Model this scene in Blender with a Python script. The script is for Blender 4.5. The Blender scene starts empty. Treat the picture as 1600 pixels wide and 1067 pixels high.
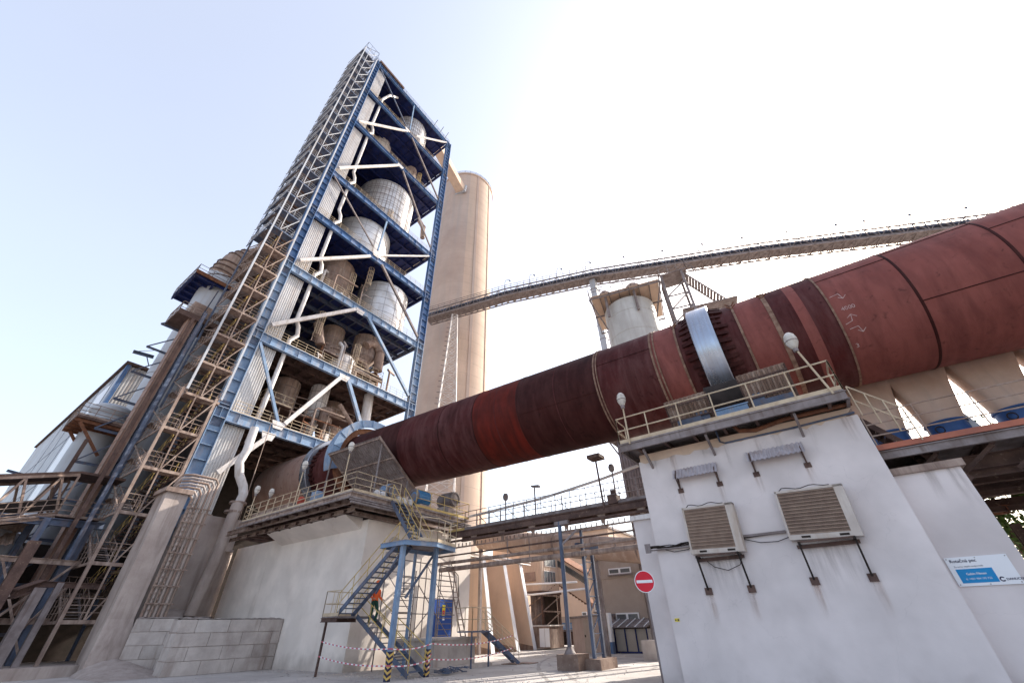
import bpy, bmesh, math, random
from mathutils import Vector as V, Matrix
import numpy as np
random.seed(7)
S = bpy.context.scene
COL = S.collection
R = math.radians
# ------------------------------------------------------------------ camera, sky, sun, exposure
H = 1.75
F, TILT, ROLL, YAW = 616.8, R(35.84), R(-1.395), R(55.14)
fw = V((math.sin(YAW)*math.cos(TILT), math.cos(YAW)*math.cos(TILT), math.sin(TILT)))
rt = V((math.cos(YAW), -math.sin(YAW), 0)); up = rt.cross(fw)
RT = rt*math.cos(ROLL)+up*math.sin(ROLL); UP = -rt*math.sin(ROLL)+up*math.cos(ROLL)
cam = bpy.data.cameras.new('camera'); co = bpy.data.objects.new('camera', cam); COL.objects.link(co)
cam.sensor_width = 36; cam.lens = F/1600*36; cam.clip_end = 3000; cam.clip_start = 0.1
m = Matrix((RT, UP, -fw)).transposed().to_4x4(); m.translation = V((0, 0, H)); co.matrix_world = m
S.camera = co
SUN_AZ, SUN_EL = R(108), R(34.4)
w = bpy.data.worlds.new('World'); S.world = w; w.use_nodes = True
nt = w.node_tree; bg = nt.nodes['Background']
sky = nt.nodes.new('ShaderNodeTexSky'); sky.sky_type = 'NISHITA'; sky.sun_disc = False
sky.sun_elevation = SUN_EL; sky.sun_rotation = SUN_AZ
sky.air_density = 1.0; sky.dust_density = 3.2; sky.ozone_density = 1.0
hz = nt.nodes.new('ShaderNodeMix'); hz.data_type = 'RGBA'; hz.blend_type = 'ADD'; hz.inputs[0].default_value = 1
hz.inputs[7].default_value = (1.72, 1.66, 1.66, 1)     # milky, dusty summer air, slightly uneven
wn = nt.nodes.new('ShaderNodeTexNoise'); wn.inputs['Scale'].default_value = 1.3; wn.inputs['Detail'].default_value = 5; wc_ = nt.nodes.new('ShaderNodeTexCoord'); nt.links.new(wc_.outputs['Generated'], wn.inputs['Vector'])
wr = nt.nodes.new('ShaderNodeMapRange'); wr.inputs['To Min'].default_value = .86; wr.inputs['To Max'].default_value = 1.1; nt.links.new(wn.outputs['Fac'], wr.inputs['Value']); nt.links.new(wr.outputs[0], hz.inputs[0]); hz.clamp_factor = False
nt.links.new(sky.outputs[0], hz.inputs[6]); nt.links.new(hz.outputs[2], bg.inputs[0]); bg.inputs[1].default_value = 0.15
sl = bpy.data.lights.new('sun', 'SUN'); sl.energy = 5; sl.angle = R(0.55); sl.color = (1, 0.93, 0.82)
so = bpy.data.objects.new('sun', sl); COL.objects.link(so)
sd = V((math.sin(SUN_AZ)*math.cos(SUN_EL), math.cos(SUN_AZ)*math.cos(SUN_EL), math.sin(SUN_EL)))
so.rotation_euler = sd.to_track_quat('Z', 'Y').to_euler(); so.location = (60, -20, 60)
S.view_settings.view_transform = 'Standard'; S.view_settings.look = 'None'
S.view_settings.exposure = 0.86; S.view_settings.gamma = 1
# ------------------------------------------------------------------ helpers: measuring
def ray(x, y): return fw+RT*((x-800)/F)-UP*((y-533.5)/F)
C0 = V((0, 0, H))
def aX(x, y, v): d = ray(x, y); return C0+d*(v/d.x)      # point of a wall plane X = v
def aY(x, y, v): d = ray(x, y); return C0+d*(v/d.y)
def aZ(x, y, v=0): d = ray(x, y); return C0+d*((v-H)/d.z)
def azd(az, D): return D*math.sin(R(az)), D*math.cos(R(az))
# ------------------------------------------------------------------ helpers: mesh collecting
SPLIT = {'joist', 'plate_seam', 'tray', 'column', 'purlin', 'rafter', 'bracket', 'rod', 'screw', 'vent_slot', 'post', 'leg', 'brace', 'support_leg', 'truss_beam', 'roof_stub', 'symbol', 'handle', 'lifting_ring',
         'bearing_housing', 'edge_beam', 'support', 'pipe_run', 'plinth', 'roof_vent', 'cover_rib', 'flange', 'cable_hanger', 'conduit', 'loose_cable', 'eyes', 'guide_rail', 'roof_rib', 'landing', 'standard', 'tube', 'girder', 'rail_brace',
         'cap_beam', 'hazard_stripe', 'stiffener', 'floor_joist', 'panel_joint', 'frame', 'wall_plate', 'vertical_joint', 'joint', 'shaft', 'railing', 'pump', 'ring_chair', 'rung', 'body', 'deck', 'trestle', 'weld_ring', 'splice_plate'}
class MB:
    def __init__(s): s.v = []; s.f = []; s.sm = []; s.mi = []; s.g = []
    def add(s, vs, fs, smooth=False, mi=0):
        n = len(s.v); f0 = len(s.f); s.v += [tuple(a) for a in vs]
        for f in fs: s.f.append(tuple(n+i for i in f)); s.sm.append(smooth); s.mi.append(mi)
        s.g.append((n, len(s.v), f0, len(s.f)))
        return s
    def box(s, x0, x1, y0, y1, z0, z1, mi=0):
        if x0 > x1: x0, x1 = x1, x0
        if y0 > y1: y0, y1 = y1, y0
        if z0 > z1: z0, z1 = z1, z0
        vs = [(x, y, z) for x in (x0, x1) for y in (y0, y1) for z in (z0, z1)]
        return s.add(vs, [(0, 1, 3, 2), (4, 6, 7, 5), (0, 4, 5, 1), (2, 3, 7, 6), (0, 2, 6, 4), (1, 5, 7, 3)], False, mi)
    def prism(s, poly, d, mi=0):      # poly: list of 3D points, d: extrusion vector
        n = len(poly); d = V(d); a = [V(p) for p in poly]; b = [p+d for p in a]
        fs = [tuple(range(n))[::-1], tuple(range(n, 2*n))]+[(i, (i+1) % n, n+(i+1) % n, n+i) for i in range(n)]
        return s.add(a+b, fs, False, mi)
    def beam(s, p, q, w=.1, h=None, mi=0, upv=(0, 0, 1)):
        h = h or w; p = V(p); q = V(q); d = (q-p).normalized(); u = V(upv)
        if abs(d.dot(u)) > .98: u = V((1, 0, 0)) if abs(d.x) < .9 else V((0, 1, 0))
        a = d.cross(u).normalized(); b = a.cross(d).normalized()
        vs = [e+a*(i*w/2)+b*(j*h/2) for e in (p, q) for i, j in ((-1, -1), (1, -1), (1, 1), (-1, 1))]
        return s.add(vs, [(3, 2, 1, 0), (4, 5, 6, 7)]+[(i, (i+1) % 4, 4+(i+1) % 4, 4+i) for i in range(4)], False, mi)
    def ibeam(s, p, q, w=.2, h=.3, t=.03, upv=(0, 0, 1), mi=0):
        p = V(p); q = V(q); d = (q-p).normalized(); u = V(upv)
        if abs(d.dot(u)) > .98: u = V((1, 0, 0))
        a = d.cross(u).normalized(); b = a.cross(d).normalized()
        for k in (-1, 1): o = b*(k*(h/2-t/2)); s.beam(p+o, q+o, w, t, mi, upv=u)
        s.beam(p, q, t*.7, h-2*t, mi, upv=u); return s
    def tube(s, pts, r, n=8, mi=0, cap=True):
        pts = [V(p) for p in pts]; rings = []; a = None
        for i, p in enumerate(pts):
            d = ((pts[min(i+1, len(pts)-1)]-pts[max(i-1, 0)])).normalized()
            if a is None:
                a = d.cross(V((0, 0, 1)));
                if a.length < .05: a = V((1, 0, 0))
            a = (a-d*a.dot(d)).normalized(); b = d.cross(a)
            rr = r[i] if isinstance(r, (list, tuple)) else r
            rings.append([p+(a*math.cos(2*math.pi*k/n)+b*math.sin(2*math.pi*k/n))*rr for k in range(n)])
        vs = [v for g in rings for v in g]; fs = []
        for i in range(len(pts)-1):
            for k in range(n): fs.append((i*n+k, i*n+(k+1) % n, (i+1)*n+(k+1) % n, (i+1)*n+k))
        s.add(vs, fs, n > 5, mi)
        if cap and n > 2:
            s.add(rings[0], [tuple(range(n))[::-1]], False, mi); s.add(rings[-1], [tuple(range(n))], False, mi)
        return s
    def lathe(s, c, prof, n=32, axis='z', mi=0, smooth=True, sharp=True):
        # prof: list of (r, h) ; each segment its own rings so that edges stay crisp
        c = V(c)
        def pt(r, h, k):
            x, y = r*math.cos(2*math.pi*k/n), r*math.sin(2*math.pi*k/n)
            return c+(V((x, y, h)) if axis == 'z' else V((y, h, x)) if axis == 'y' else V((h, x, y)))
        if sharp:
            for (r0, h0), (r1, h1) in zip(prof, prof[1:]):
                vs = [pt(r0, h0, k) for k in range(n)]+[pt(r1, h1, k) for k in range(n)]
                s.add(vs, [(k, (k+1) % n, n+(k+1) % n, n+k) for k in range(n)], smooth, mi)
        else:
            vs = [pt(r, h, k) for r, h in prof for k in range(n)]
            s.add(vs, [(i*n+k, i*n+(k+1) % n, (i+1)*n+(k+1) % n, (i+1)*n+k) for i in range(len(prof)-1) for k in range(n)], smooth, mi)
        return s
    def corr(s, o, a, b, n=12, amp=.04, t=.01):   # corrugated sheet: origin o, across a (n waves), along b
        o, a, b = V(o), V(a), V(b); nn = a.cross(b).normalized(); vs = []; m_ = n*4
        pat = [0, 0, 1, 1]
        for i in range(m_+1):
            u = (i+(.35 if i % 4 in (1, 3) else -.0))/m_; u = min(u, 1)
            q = o+a*u+nn*(amp*pat[i % 4]); vs += [q, q+b]
        fs = [(2*i, 2*i+2, 2*i+3, 2*i+1) for i in range(m_)]
        vs2 = [v+nn*t for v in vs]; s.add(vs, [f[::-1] for f in fs]); s.add(vs2, fs); return s
    def build(s, name, mat, parent=None, kind=None):
        if parent is not None and name in SPLIT and len(s.g) > 1:
            cl = s.clusters()
            if 1 < len(cl) <= 100:
                for c in cl: c.build1(name, mat, parent, kind)
                return None
        return s.build1(name, mat, parent, kind)
    def clusters(s):
        bb = []
        for a, b_, f0, f1 in s.g:
            q = np.array(s.v[a:b_]); bb.append((q.min(0)-.012, q.max(0)+.012))
        par = list(range(len(bb)))
        def fd(i):
            while par[i] != i: par[i] = par[par[i]]; i = par[i]
            return i
        for i in range(len(bb)):
            for j in range(i):
                if (bb[i][0] <= bb[j][1]).all() and (bb[j][0] <= bb[i][1]).all(): par[fd(i)] = fd(j)
        out = {}
        for i, (a, b_, f0, f1) in enumerate(s.g):
            m_ = out.setdefault(fd(i), MB()); n = len(m_.v); m_.v += s.v[a:b_]
            for k in range(f0, f1): m_.f.append(tuple(x-a+n for x in s.f[k])); m_.sm.append(s.sm[k]); m_.mi.append(s.mi[k])
        return list(out.values())
    def build1(s, name, mat, parent=None, kind=None):
        me = bpy.data.meshes.new(name); off = V(parent.location) if parent is not None else V((0, 0, 0))
        p = parent
        while p is not None and p.parent is not None: p = p.parent; off = off+V(p.location)
        vs = np.array(s.v, dtype=float)
        org = V((0, 0, 0))
        if parent is None:
            mn = vs.min(0); mx = vs.max(0); org = V(((mn[0]+mx[0])/2, (mn[1]+mx[1])/2, mn[2])); off = org
        me.from_pydata([tuple(a) for a in (vs-np.array(off))], [], s.f)
        me.polygons.foreach_set('use_smooth', s.sm); me.polygons.foreach_set('material_index', s.mi)
        for mm in (mat if isinstance(mat, (list, tuple)) else [mat]): me.materials.append(mm)
        me.validate(); me.update()
        bm = bmesh.new(); bm.from_mesh(me); bmesh.ops.recalc_face_normals(bm, faces=bm.faces); bm.to_mesh(me); bm.free()
        o = bpy.data.objects.new(name, me); COL.objects.link(o)
        if parent is not None: o.parent = parent
        else: o.location = org
        if kind: o['kind'] = kind
        return o
def thing(name, label, cat, loc=(0, 0, 0), group=None):
    o = bpy.data.objects.new(name, None); COL.objects.link(o); o.location = loc; o.empty_display_size = .3
    o['label'] = label; o['category'] = cat
    if group: o['group'] = group
    return o
def tag(o, label, cat, group=None):
    o['label'] = label; o['category'] = cat
    if group: o['group'] = group
    return o
def one(mb, name, mat, label, cat, group=None): return tag(mb.build(name, mat), label, cat, group)
def dup(root, delta, label=None):
    r = root.copy(); COL.objects.link(r); r.location = V(root.location)+V(delta)
    if label: r['label'] = label
    for ch in list(root.children):
        c = ch.copy(); COL.objects.link(c); c.parent = r
        for g in list(ch.children):
            d = g.copy(); COL.objects.link(d); d.parent = c
    return r
def rail(mb, pts, h=1.1, sp=1.5, r=.024, mids=(.55,), toe=True, n=5, posts=True):
    pts = [V(p) for p in pts]
    for a, b in zip(pts, pts[1:]):
        L = (b-a).length; k = max(1, round(L/sp))
        for zz in (h,)+tuple(mids): mb.tube([a+V((0, 0, zz)), b+V((0, 0, zz))], r, n, cap=False)
        if toe: mb.beam(a+V((0, 0, .08)), b+V((0, 0, .08)), .012, .14)
        if posts:
            for i in range(k+1):
                p = a.lerp(b, i/k); mb.tube([p, p+V((0, 0, h))], r, n, cap=False)
def flight(mb, rb, a, b, width, wdir, nstep=None, rails=True, tread=.24, sd_=.18):
    # a: low end, b: high end (one side), wdir: unit vector across
    a, b, wd = V(a), V(b), V(wdir)*width
    nstep = nstep or max(3, round((b.z-a.z)/.22))
    for o in (V((0, 0, 0)), wd): mb.beam(a+o, b+o, .05, sd_)
    hd = V((b.x-a.x, b.y-a.y, 0)).normalized()
    for i in range(nstep):
        p = a.lerp(b, (i+.6)/nstep); mb.beam(p, p+wd, tread, .04, upv=(0, 0, 1))
    if rails and rb is not None:
        for o in (V((0, 0, 0)), wd):
            for hh in (1.0, .5): rb.tube([a+o+V((0, 0, hh)), b+o+V((0, 0, hh))], .022, 5, cap=False)
            k = max(2, round((b-a).length/1.3))
            for i in range(k+1):
                p = a.lerp(b, i/k)+o; rb.tube([p, p+V((0, 0, 1.0))], .02, 5, cap=False)
# ------------------------------------------------------------------ materials
def mat(name, c1, c2=None, scale=1.2, rough=.8, metal=0., bump=.15, streak=None, speck=None, detail=8, fac=(.35, .65), st_scale=(3, 3, .25), st_fac=(.5, .75), bs=12., spec=.3, bdist=.02):
    M = bpy.data.materials.new(name); M.use_nodes = True; N = M.node_tree.nodes; L = M.node_tree.links
    P = N['Principled BSDF']; P.inputs['Roughness'].default_value = rough; P.inputs['Metallic'].default_value = metal
    P.inputs['Specular IOR Level'].default_value = spec
    tc = N.new('ShaderNodeTexCoord'); oc = tc.outputs['Object']
    geo = N.new('ShaderNodeNewGeometry')
    c2 = c2 or tuple(x*.72 for x in c1)
    def noise(s, d=detail, vec=None, dist=0):
        n = N.new('ShaderNodeTexNoise'); n.inputs['Scale'].default_value = s; n.inputs['Detail'].default_value = d; n.inputs['Distortion'].default_value = dist
        n.inputs['Roughness'].default_value = .62
        L.new(vec or geo.outputs['Position'], n.inputs['Vector']); return n.outputs['Fac']
    def ramp(x, a, b):
        r = N.new('ShaderNodeMapRange'); r.inputs['From Min'].default_value = a; r.inputs['From Max'].default_value = b; L.new(x, r.inputs['Value']); return r.outputs[0]
    def mix(f, a, b):
        x = N.new('ShaderNodeMix'); x.data_type = 'RGBA'
        L.new(f, x.inputs[0])
        for i, v in ((6, a), (7, b)):
            if isinstance(v, tuple): x.inputs[i].default_value = (*v[:3], 1)
            else: L.new(v, x.inputs[i])
        return x.outputs[2]
    col = mix(ramp(noise(scale), *fac), c1, c2)
    if streak:
        mp = N.new('ShaderNodeMapping'); mp.inputs['Scale'].default_value = st_scale; L.new(geo.outputs['Position'], mp.inputs[0])
        col = mix(ramp(noise(1, 7, mp.outputs[0], .4), *st_fac), col, streak)
    if speck: col = mix(ramp(noise(scale*6, 5, None, .6), .6, .72), col, speck)
    L.new(col, P.inputs['Base Color'])
    nr = ramp(noise(scale*2), .2, .8); rr = N.new('ShaderNodeMapRange'); rr.inputs['To Min'].default_value = max(0, rough-.12); rr.inputs['To Max'].default_value = min(1, rough+.12)
    L.new(nr, rr.inputs['Value']); L.new(rr.outputs[0], P.inputs['Roughness'])
    if bump:
        b = N.new('ShaderNodeBump'); b.inputs['Strength'].default_value = bump; b.inputs['Distance'].default_value = bdist
        L.new(noise(bs, 6), b.inputs['Height']); L.new(b.outputs[0], P.inputs['Normal'])
    return M
DUST = (.36, .28, .24)
M_wall = mat('white_render', (.70, .64, .63), (.62, .56, .55), scale=.35, streak=(.50, .42, .38), st_scale=(1.6, 1.6, .16), st_fac=(.66, .95), bump=.25, bs=9, rough=.9, bdist=.012)
def weather_wall(M, zdirt=.9, dirt=.5):
    N = M.node_tree.nodes; L = M.node_tree.links; P = N['Principled BSDF']; geo = N.new('ShaderNodeNewGeometry')
    src = P.inputs['Base Color'].links[0].from_socket
    sx_ = N.new('ShaderNodeSeparateXYZ'); L.new(geo.outputs['Position'], sx_.inputs[0])
    nz = N.new('ShaderNodeTexNoise'); nz.inputs['Scale'].default_value = 1.4; nz.inputs['Detail'].default_value = 8; L.new(geo.outputs['Position'], nz.inputs['Vector'])
    ad = N.new('ShaderNodeMath'); ad.operation = 'MULTIPLY_ADD'; L.new(nz.outputs['Fac'], ad.inputs[0]); ad.inputs[1].default_value = -1.6; L.new(sx_.outputs['Z'], ad.inputs[2])
    mr = N.new('ShaderNodeMapRange'); mr.inputs['From Min'].default_value = -.9; mr.inputs['From Max'].default_value = zdirt-.8; mr.inputs['To Min'].default_value = dirt; mr.inputs['To Max'].default_value = 0; L.new(ad.outputs[0], mr.inputs['Value'])
    mx = N.new('ShaderNodeMix'); mx.data_type = 'RGBA'; L.new(mr.outputs[0], mx.inputs[0]); L.new(src, mx.inputs[6]); mx.inputs[7].default_value = (.24, .19, .165, 1)
    # cracks
    vo = N.new('ShaderNodeTexVoronoi'); vo.feature = 'DISTANCE_TO_EDGE'; vo.inputs['Scale'].default_value = .33
    n2 = N.new('ShaderNodeTexNoise'); n2.inputs['Scale'].default_value = 1.1; n2.inputs['Detail'].default_value = 9; L.new(geo.outputs['Position'], n2.inputs['Vector'])
    va = N.new('ShaderNodeVectorMath'); va.operation = 'MULTIPLY_ADD'; L.new(n2.outputs['Color'], va.inputs[0]); va.inputs[1].default_value = (1.5, 1.5, 1.5); L.new(geo.outputs['Position'], va.inputs[2]); L.new(va.outputs[0], vo.inputs['Vector'])
    cr = N.new('ShaderNodeMapRange'); cr.inputs['From Max'].default_value = .003; cr.inputs['To Min'].default_value = .9; cr.inputs['To Max'].default_value = 1; L.new(vo.outputs['Distance'], cr.inputs['Value'])
    # broad patch repairs
    pn = N.new('ShaderNodeTexNoise'); pn.inputs['Scale'].default_value = .55; pn.inputs['Detail'].default_value = 3; L.new(geo.outputs['Position'], pn.inputs['Vector'])
    pr_ = N.new('ShaderNodeMapRange'); pr_.inputs['From Min'].default_value = .40; pr_.inputs['From Max'].default_value = .62; pr_.inputs['To Min'].default_value = .88; pr_.inputs['To Max'].default_value = 1.03; L.new(pn.outputs['Fac'], pr_.inputs['Value'])
    mu = N.new('ShaderNodeMath'); mu.operation = 'MULTIPLY'; L.new(cr.outputs[0], mu.inputs[0]); L.new(pr_.outputs[0], mu.inputs[1])
    m2 = N.new('ShaderNodeMix'); m2.data_type = 'RGBA'; m2.blend_type = 'MULTIPLY'; m2.inputs[0].default_value = 1; L.new(mx.outputs[2], m2.inputs[6]); L.new(mu.outputs[0], m2.inputs[7]); L.new(m2.outputs[2], P.inputs['Base Color'])
weather_wall(M_wall, .4, .25)
M_wallD = mat('dusty_white_render', (.80, .725, .66), (.71, .63, .57), scale=.3, streak=(.5, .41, .35), st_scale=(1.2, 1.2, .12), st_fac=(.6, .95), bump=.3, bs=7, rough=.92, bdist=.015)
weather_wall(M_wallD)
M_conc = mat('dusty_concrete', (.48, .405, .365), (.34, .275, .245), scale=.5, streak=(.2, .155, .135), st_scale=(1.4, 1.4, .15), bump=.5, bs=6, rough=.95, bdist=.03)
M_block = mat('block_concrete', (.55, .49, .45), (.40, .345, .315), scale=.9, streak=(.30, .24, .21), st_scale=(1.3, 1.3, .3), bump=.5, bs=9, rough=.95, bdist=.02)
M_silo = mat('silo_concrete', (.53, .41, .345), (.44, .33, .275), scale=.12, streak=(.42, .35, .31), st_scale=(.5, .5, .03), st_fac=(.4, .75), bump=.3, bs=3, rough=.95)
M_blue = mat('weathered_blue_paint', (.07, .155, .33), (.045, .10, .22), scale=.5, streak=(.24, .25, .30), speck=(.12, .07, .055), st_scale=(2, 2, .3), st_fac=(.5, .75), rough=.5, bump=.08)
M_blueL = mat('pale_blue_paint', (.20, .30, .44), (.13, .20, .32), scale=1.1, streak=(.38, .34, .32), speck=(.20, .13, .10), st_scale=(2, 2, .3), st_fac=(.5, .8), rough=.5, bump=.08)
M_navy = mat('dark_blue_steel', (.012, .026, .13), (.008, .014, .07), scale=.6, streak=(.06, .045, .05), rough=.55, bump=.05)
M_brownst = mat('dusty_brown_steel', (.13, .08, .065), (.065, .04, .035), scale=1.3, speck=(.24, .17, .13), rough=.85, bump=.2)
M_steel = mat('dusty_grey_steel', (.27, .235, .235), (.16, .13, .125), scale=1.4, streak=(.12, .085, .07), rough=.75, bump=.12)
M_bsteel = mat('blue_grey_steel', (.10, .13, .20), (.06, .075, .115), scale=1.4, streak=(.15, .105, .09), rough=.6, bump=.1)
M_tan = mat('dusty_cream_steel', (.40, .31, .26), (.24, .17, .14), scale=1.5, streak=(.13, .085, .07), st_fac=(.42, .7), rough=.8, bump=.12)
M_rail = mat('cream_rail_paint', (.56, .46, .33), (.42, .32, .22), scale=2.5, rough=.6, bump=.05)
M_railY = mat('yellow_rail_paint', (.58, .42, .14), (.42, .29, .12), scale=2.5, rough=.6, bump=.05)
M_white = mat('dusty_white_paint', (.68, .65, .64), (.52, .48, .46), scale=1.2, streak=(.4, .33, .28), rough=.5, bump=.06)
M_clad = mat('ribbed_cladding', (.60, .58, .57), (.48, .455, .44), scale=.3, streak=(.42, .35, .31), st_scale=(2, 2, .12), rough=.45, metal=.15, bump=.04)
M_silver = mat('aluminium_cladding', (.66, .65, .64), (.5, .47, .45), scale=.35, streak=(.40, .33, .28), st_scale=(1.5, 1.5, .2), st_fac=(.55, .8), rough=.38, metal=.55, bump=.05)
M_brown = mat('brown_vessel_plate', (.32, .225, .185), (.19, .13, .10), scale=.8, streak=(.4, .33, .28), rough=.8, bump=.2)
M_belt = mat('brown_elevator_plate', (.30, .175, .13), (.22, .13, .10), scale=.5, streak=(.35, .25, .2), rough=.7, bump=.05)
M_dark = mat('near_black', (.035, .025, .022), (.02, .015, .013), rough=.9, bump=.1)  # general near-black colour for cables, rollers and dark sheets
M_rust = mat('rust', (.22, .095, .05), (.12, .05, .03), scale=3, rough=.9, bump=.25)
M_greyp = mat('grey_duct_paint', (.42, .44, .48), (.36, .37, .40), scale=.3, streak=(.32, .28, .26), st_scale=(1, 1, .08), rough=.5, bump=.03)
M_asph = mat('pale_dusty_paving', (.50, .47, .45), (.36, .33, .315), scale=.25, speck=(.3, .27, .25), bump=.35, bs=5, rough=.95, bdist=.02)
M_land = mat('dusty_ground', (.36, .32, .29), (.26, .23, .2), scale=.1, bump=.3, rough=.95)
M_beige = mat('beige_render', (.66, .50, .385), (.56, .42, .32), scale=.3, streak=(.48, .38, .31), st_scale=(.8, .8, .1), rough=.9, bump=.2)
M_grend = mat('grey_beige_render', (.42, .36, .32), (.33, .275, .24), scale=.3, streak=(.27, .22, .19), st_scale=(.8, .8, .15), rough=.9, bump=.2)
M_glass = mat('window_glass', (.16, .17, .18), (.10, .11, .12), rough=.12, bump=0, spec=.8)
M_red = mat('red_sign_paint', (.62, .01, .035), (.56, .012, .03), rough=.4, bump=0)
M_redst = mat('red_steel_paint', (.45, .06, .03), (.3, .05, .03), rough=.6, bump=.1)
M_orange = mat('orange_red_paint', (.42, .14, .085), (.28, .10, .07), rough=.6, bump=.08)
M_signw = mat('sign_white', (.78, .79, .82), (.72, .73, .76), scale=.8, rough=.35, bump=0)
M_signb = mat('sign_blue', (.0, .23, .52), (.0, .21, .48), scale=.8, rough=.35, bump=0)
M_ink = mat('dark_ink', (.02, .02, .06), (.02, .02, .06), rough=.5, bump=0)
M_yel = mat('yellow_sticker', (.75, .6, .03), (.7, .55, .03), rough=.5, bump=0)
M_yst = mat('yellow_hazard_paint', (.6, .42, .12), (.5, .33, .1), rough=.6, bump=.05)
M_mark = mat('pale_chalk_marking', (.48, .38, .37), (.34, .2, .19), scale=6, rough=.9, bump=0)
M_polish = mat('polished_ring_steel', (.42, .48, .58), (.30, .34, .42), scale=.6, streak=(.30, .30, .33), st_scale=(.15, 5, .15), st_fac=(.4, .7), rough=.3, metal=.8, bump=0)
M_motor = mat('blue_motor_paint', (.05, .22, .45), (.04, .15, .33), scale=2, speck=(.3, .3, .3), rough=.5, bump=.1)
M_cloth = mat('orange_workwear', (.85, .16, .04), (.7, .12, .04), rough=.85, bump=.2, bs=30)
M_cloth2 = mat('dark_green_trousers', (.02, .07, .05), (.015, .05, .035), rough=.9, bump=.2, bs=30)
M_skin = mat('skin', (.5, .3, .22), (.45, .26, .19), rough=.55, bump=.02)
M_leaf = mat('leaf_green', (.07, .13, .025), (.035, .07, .015), scale=3, rough=.7, bump=0)
M_bark = mat('bark', (.14, .10, .07), (.08, .06, .04), scale=5, rough=.95, bump=.5)
M_tank = mat('pale_tank_paint', (.52, .52, .50), (.43, .42, .40), scale=.3, streak=(.36, .33, .31), st_scale=(1, 1, .1), rough=.5, bump=.04)
M_dustp = mat('cement_dust_heap', (.40, .34, .31), (.30, .25, .225), scale=2, rough=1, bump=.8, bs=5, bdist=.06)
# kiln shell: rolled plates, rubbed and burnt in rings round the barrel
def kilnmat(name, c1, c2, c3):
    return mat(name, c1, c2, scale=.5, streak=c3, st_scale=(.5, 2.3, .5), st_fac=(.4, .8), speck=tuple(x*.45 for x in c1), rough=.7, bump=.3, bs=4, fac=(.3, .7), spec=.18)
KM = [kilnmat('kiln_plate_mauve', (.24, .080, .068), (.19, .057, .048), (.11, .033, .03)),
      kilnmat('kiln_plate_red', (.14, .013, .007), (.075, .008, .004), (.03, .005, .004)),
      kilnmat('kiln_plate_burnt', (.04, .005, .004), (.018, .003, .003), (.06, .018, .016)),
      kilnmat('kiln_plate_scaled', (.075, .012, .012), (.035, .007, .007), (.11, .045, .044)),
      kilnmat('kiln_plate_dusty', (.30, .20, .17), (.22, .135, .115), (.35, .27, .24))]
def stain_mat(name, c, dens=.75):
    M = bpy.data.materials.new(name); M.use_nodes = True; N = M.node_tree.nodes; L = M.node_tree.links; P = N['Principled BSDF']
    P.inputs['Base Color'].default_value = (*c, 1); P.inputs['Roughness'].default_value = .9
    tc = N.new('ShaderNodeTexCoord'); sp_ = N.new('ShaderNodeSeparateXYZ'); L.new(tc.outputs['Generated'], sp_.inputs[0])
    geo = N.new('ShaderNodeNewGeometry'); mp = N.new('ShaderNodeMapping'); mp.inputs['Scale'].default_value = (9, 9, .9); L.new(geo.outputs['Position'], mp.inputs[0])
    n = N.new('ShaderNodeTexNoise'); n.inputs['Scale'].default_value = 1; n.inputs['Detail'].default_value = 6; L.new(mp.outputs[0], n.inputs['Vector'])
    r1 = N.new('ShaderNodeMapRange'); r1.inputs['From Min'].default_value = .38; r1.inputs['From Max'].default_value = .68; r1.inputs['To Max'].default_value = dens; L.new(n.outputs['Fac'], r1.inputs['Value'])
    m1 = N.new('ShaderNodeMath'); m1.operation = 'MULTIPLY'; L.new(r1.outputs[0], m1.inputs[0]); L.new(sp_.outputs['Z'], m1.inputs[1])
    # soft sides
    e = N.new('ShaderNodeMath'); e.operation = 'PINGPONG'; e.inputs[1].default_value = .5; L.new(sp_.outputs['Y'], e.inputs[0])
    e2 = N.new('ShaderNodeMapRange'); e2.inputs['From Max'].default_value = .3; L.new(e.outputs[0], e2.inputs['Value'])
    m2 = N.new('ShaderNodeMath'); m2.operation = 'MULTIPLY'; L.new(m1.outputs[0], m2.inputs[0]); L.new(e2.outputs[0], m2.inputs[1]); L.new(m2.outputs[0], P.inputs['Alpha'])
    return M
M_stainR = stain_mat('rust_run_stain', (.36, .20, .12), .5); M_stainG = stain_mat('dirt_run_stain', (.36, .30, .27), .38)
def stain(parent, x, y, z, w_, h_, m_):
    b = MB(); b.add([(x, y-w_/2, z-h_), (x, y+w_/2, z-h_), (x, y+w_/2, z), (x, y-w_/2, z)], [(0, 1, 2, 3)]); b.build('stain', m_, parent)
# ------------------------------------------------------------------ ground
g = MB(); n = 60
def gxy(i): t = i/n*2-1; return math.copysign(abs(t)**3*1500, t)
vs = [(gxy(i)+20, gxy(j)+15, -.03) for i in range(n+1) for j in range(n+1)]
g.add(vs, [(i*(n+1)+j, (i+1)*(n+1)+j, (i+1)*(n+1)+j+1, i*(n+1)+j+1) for i in range(n) for j in range(n)])
g.build('ground', M_land, kind='structure')
g = MB(); g.add([(-30, -40, 0), (70, -40, 0), (70, 70, 0), (-30, 70, 0)], [(0, 1, 2, 3)])
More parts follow.
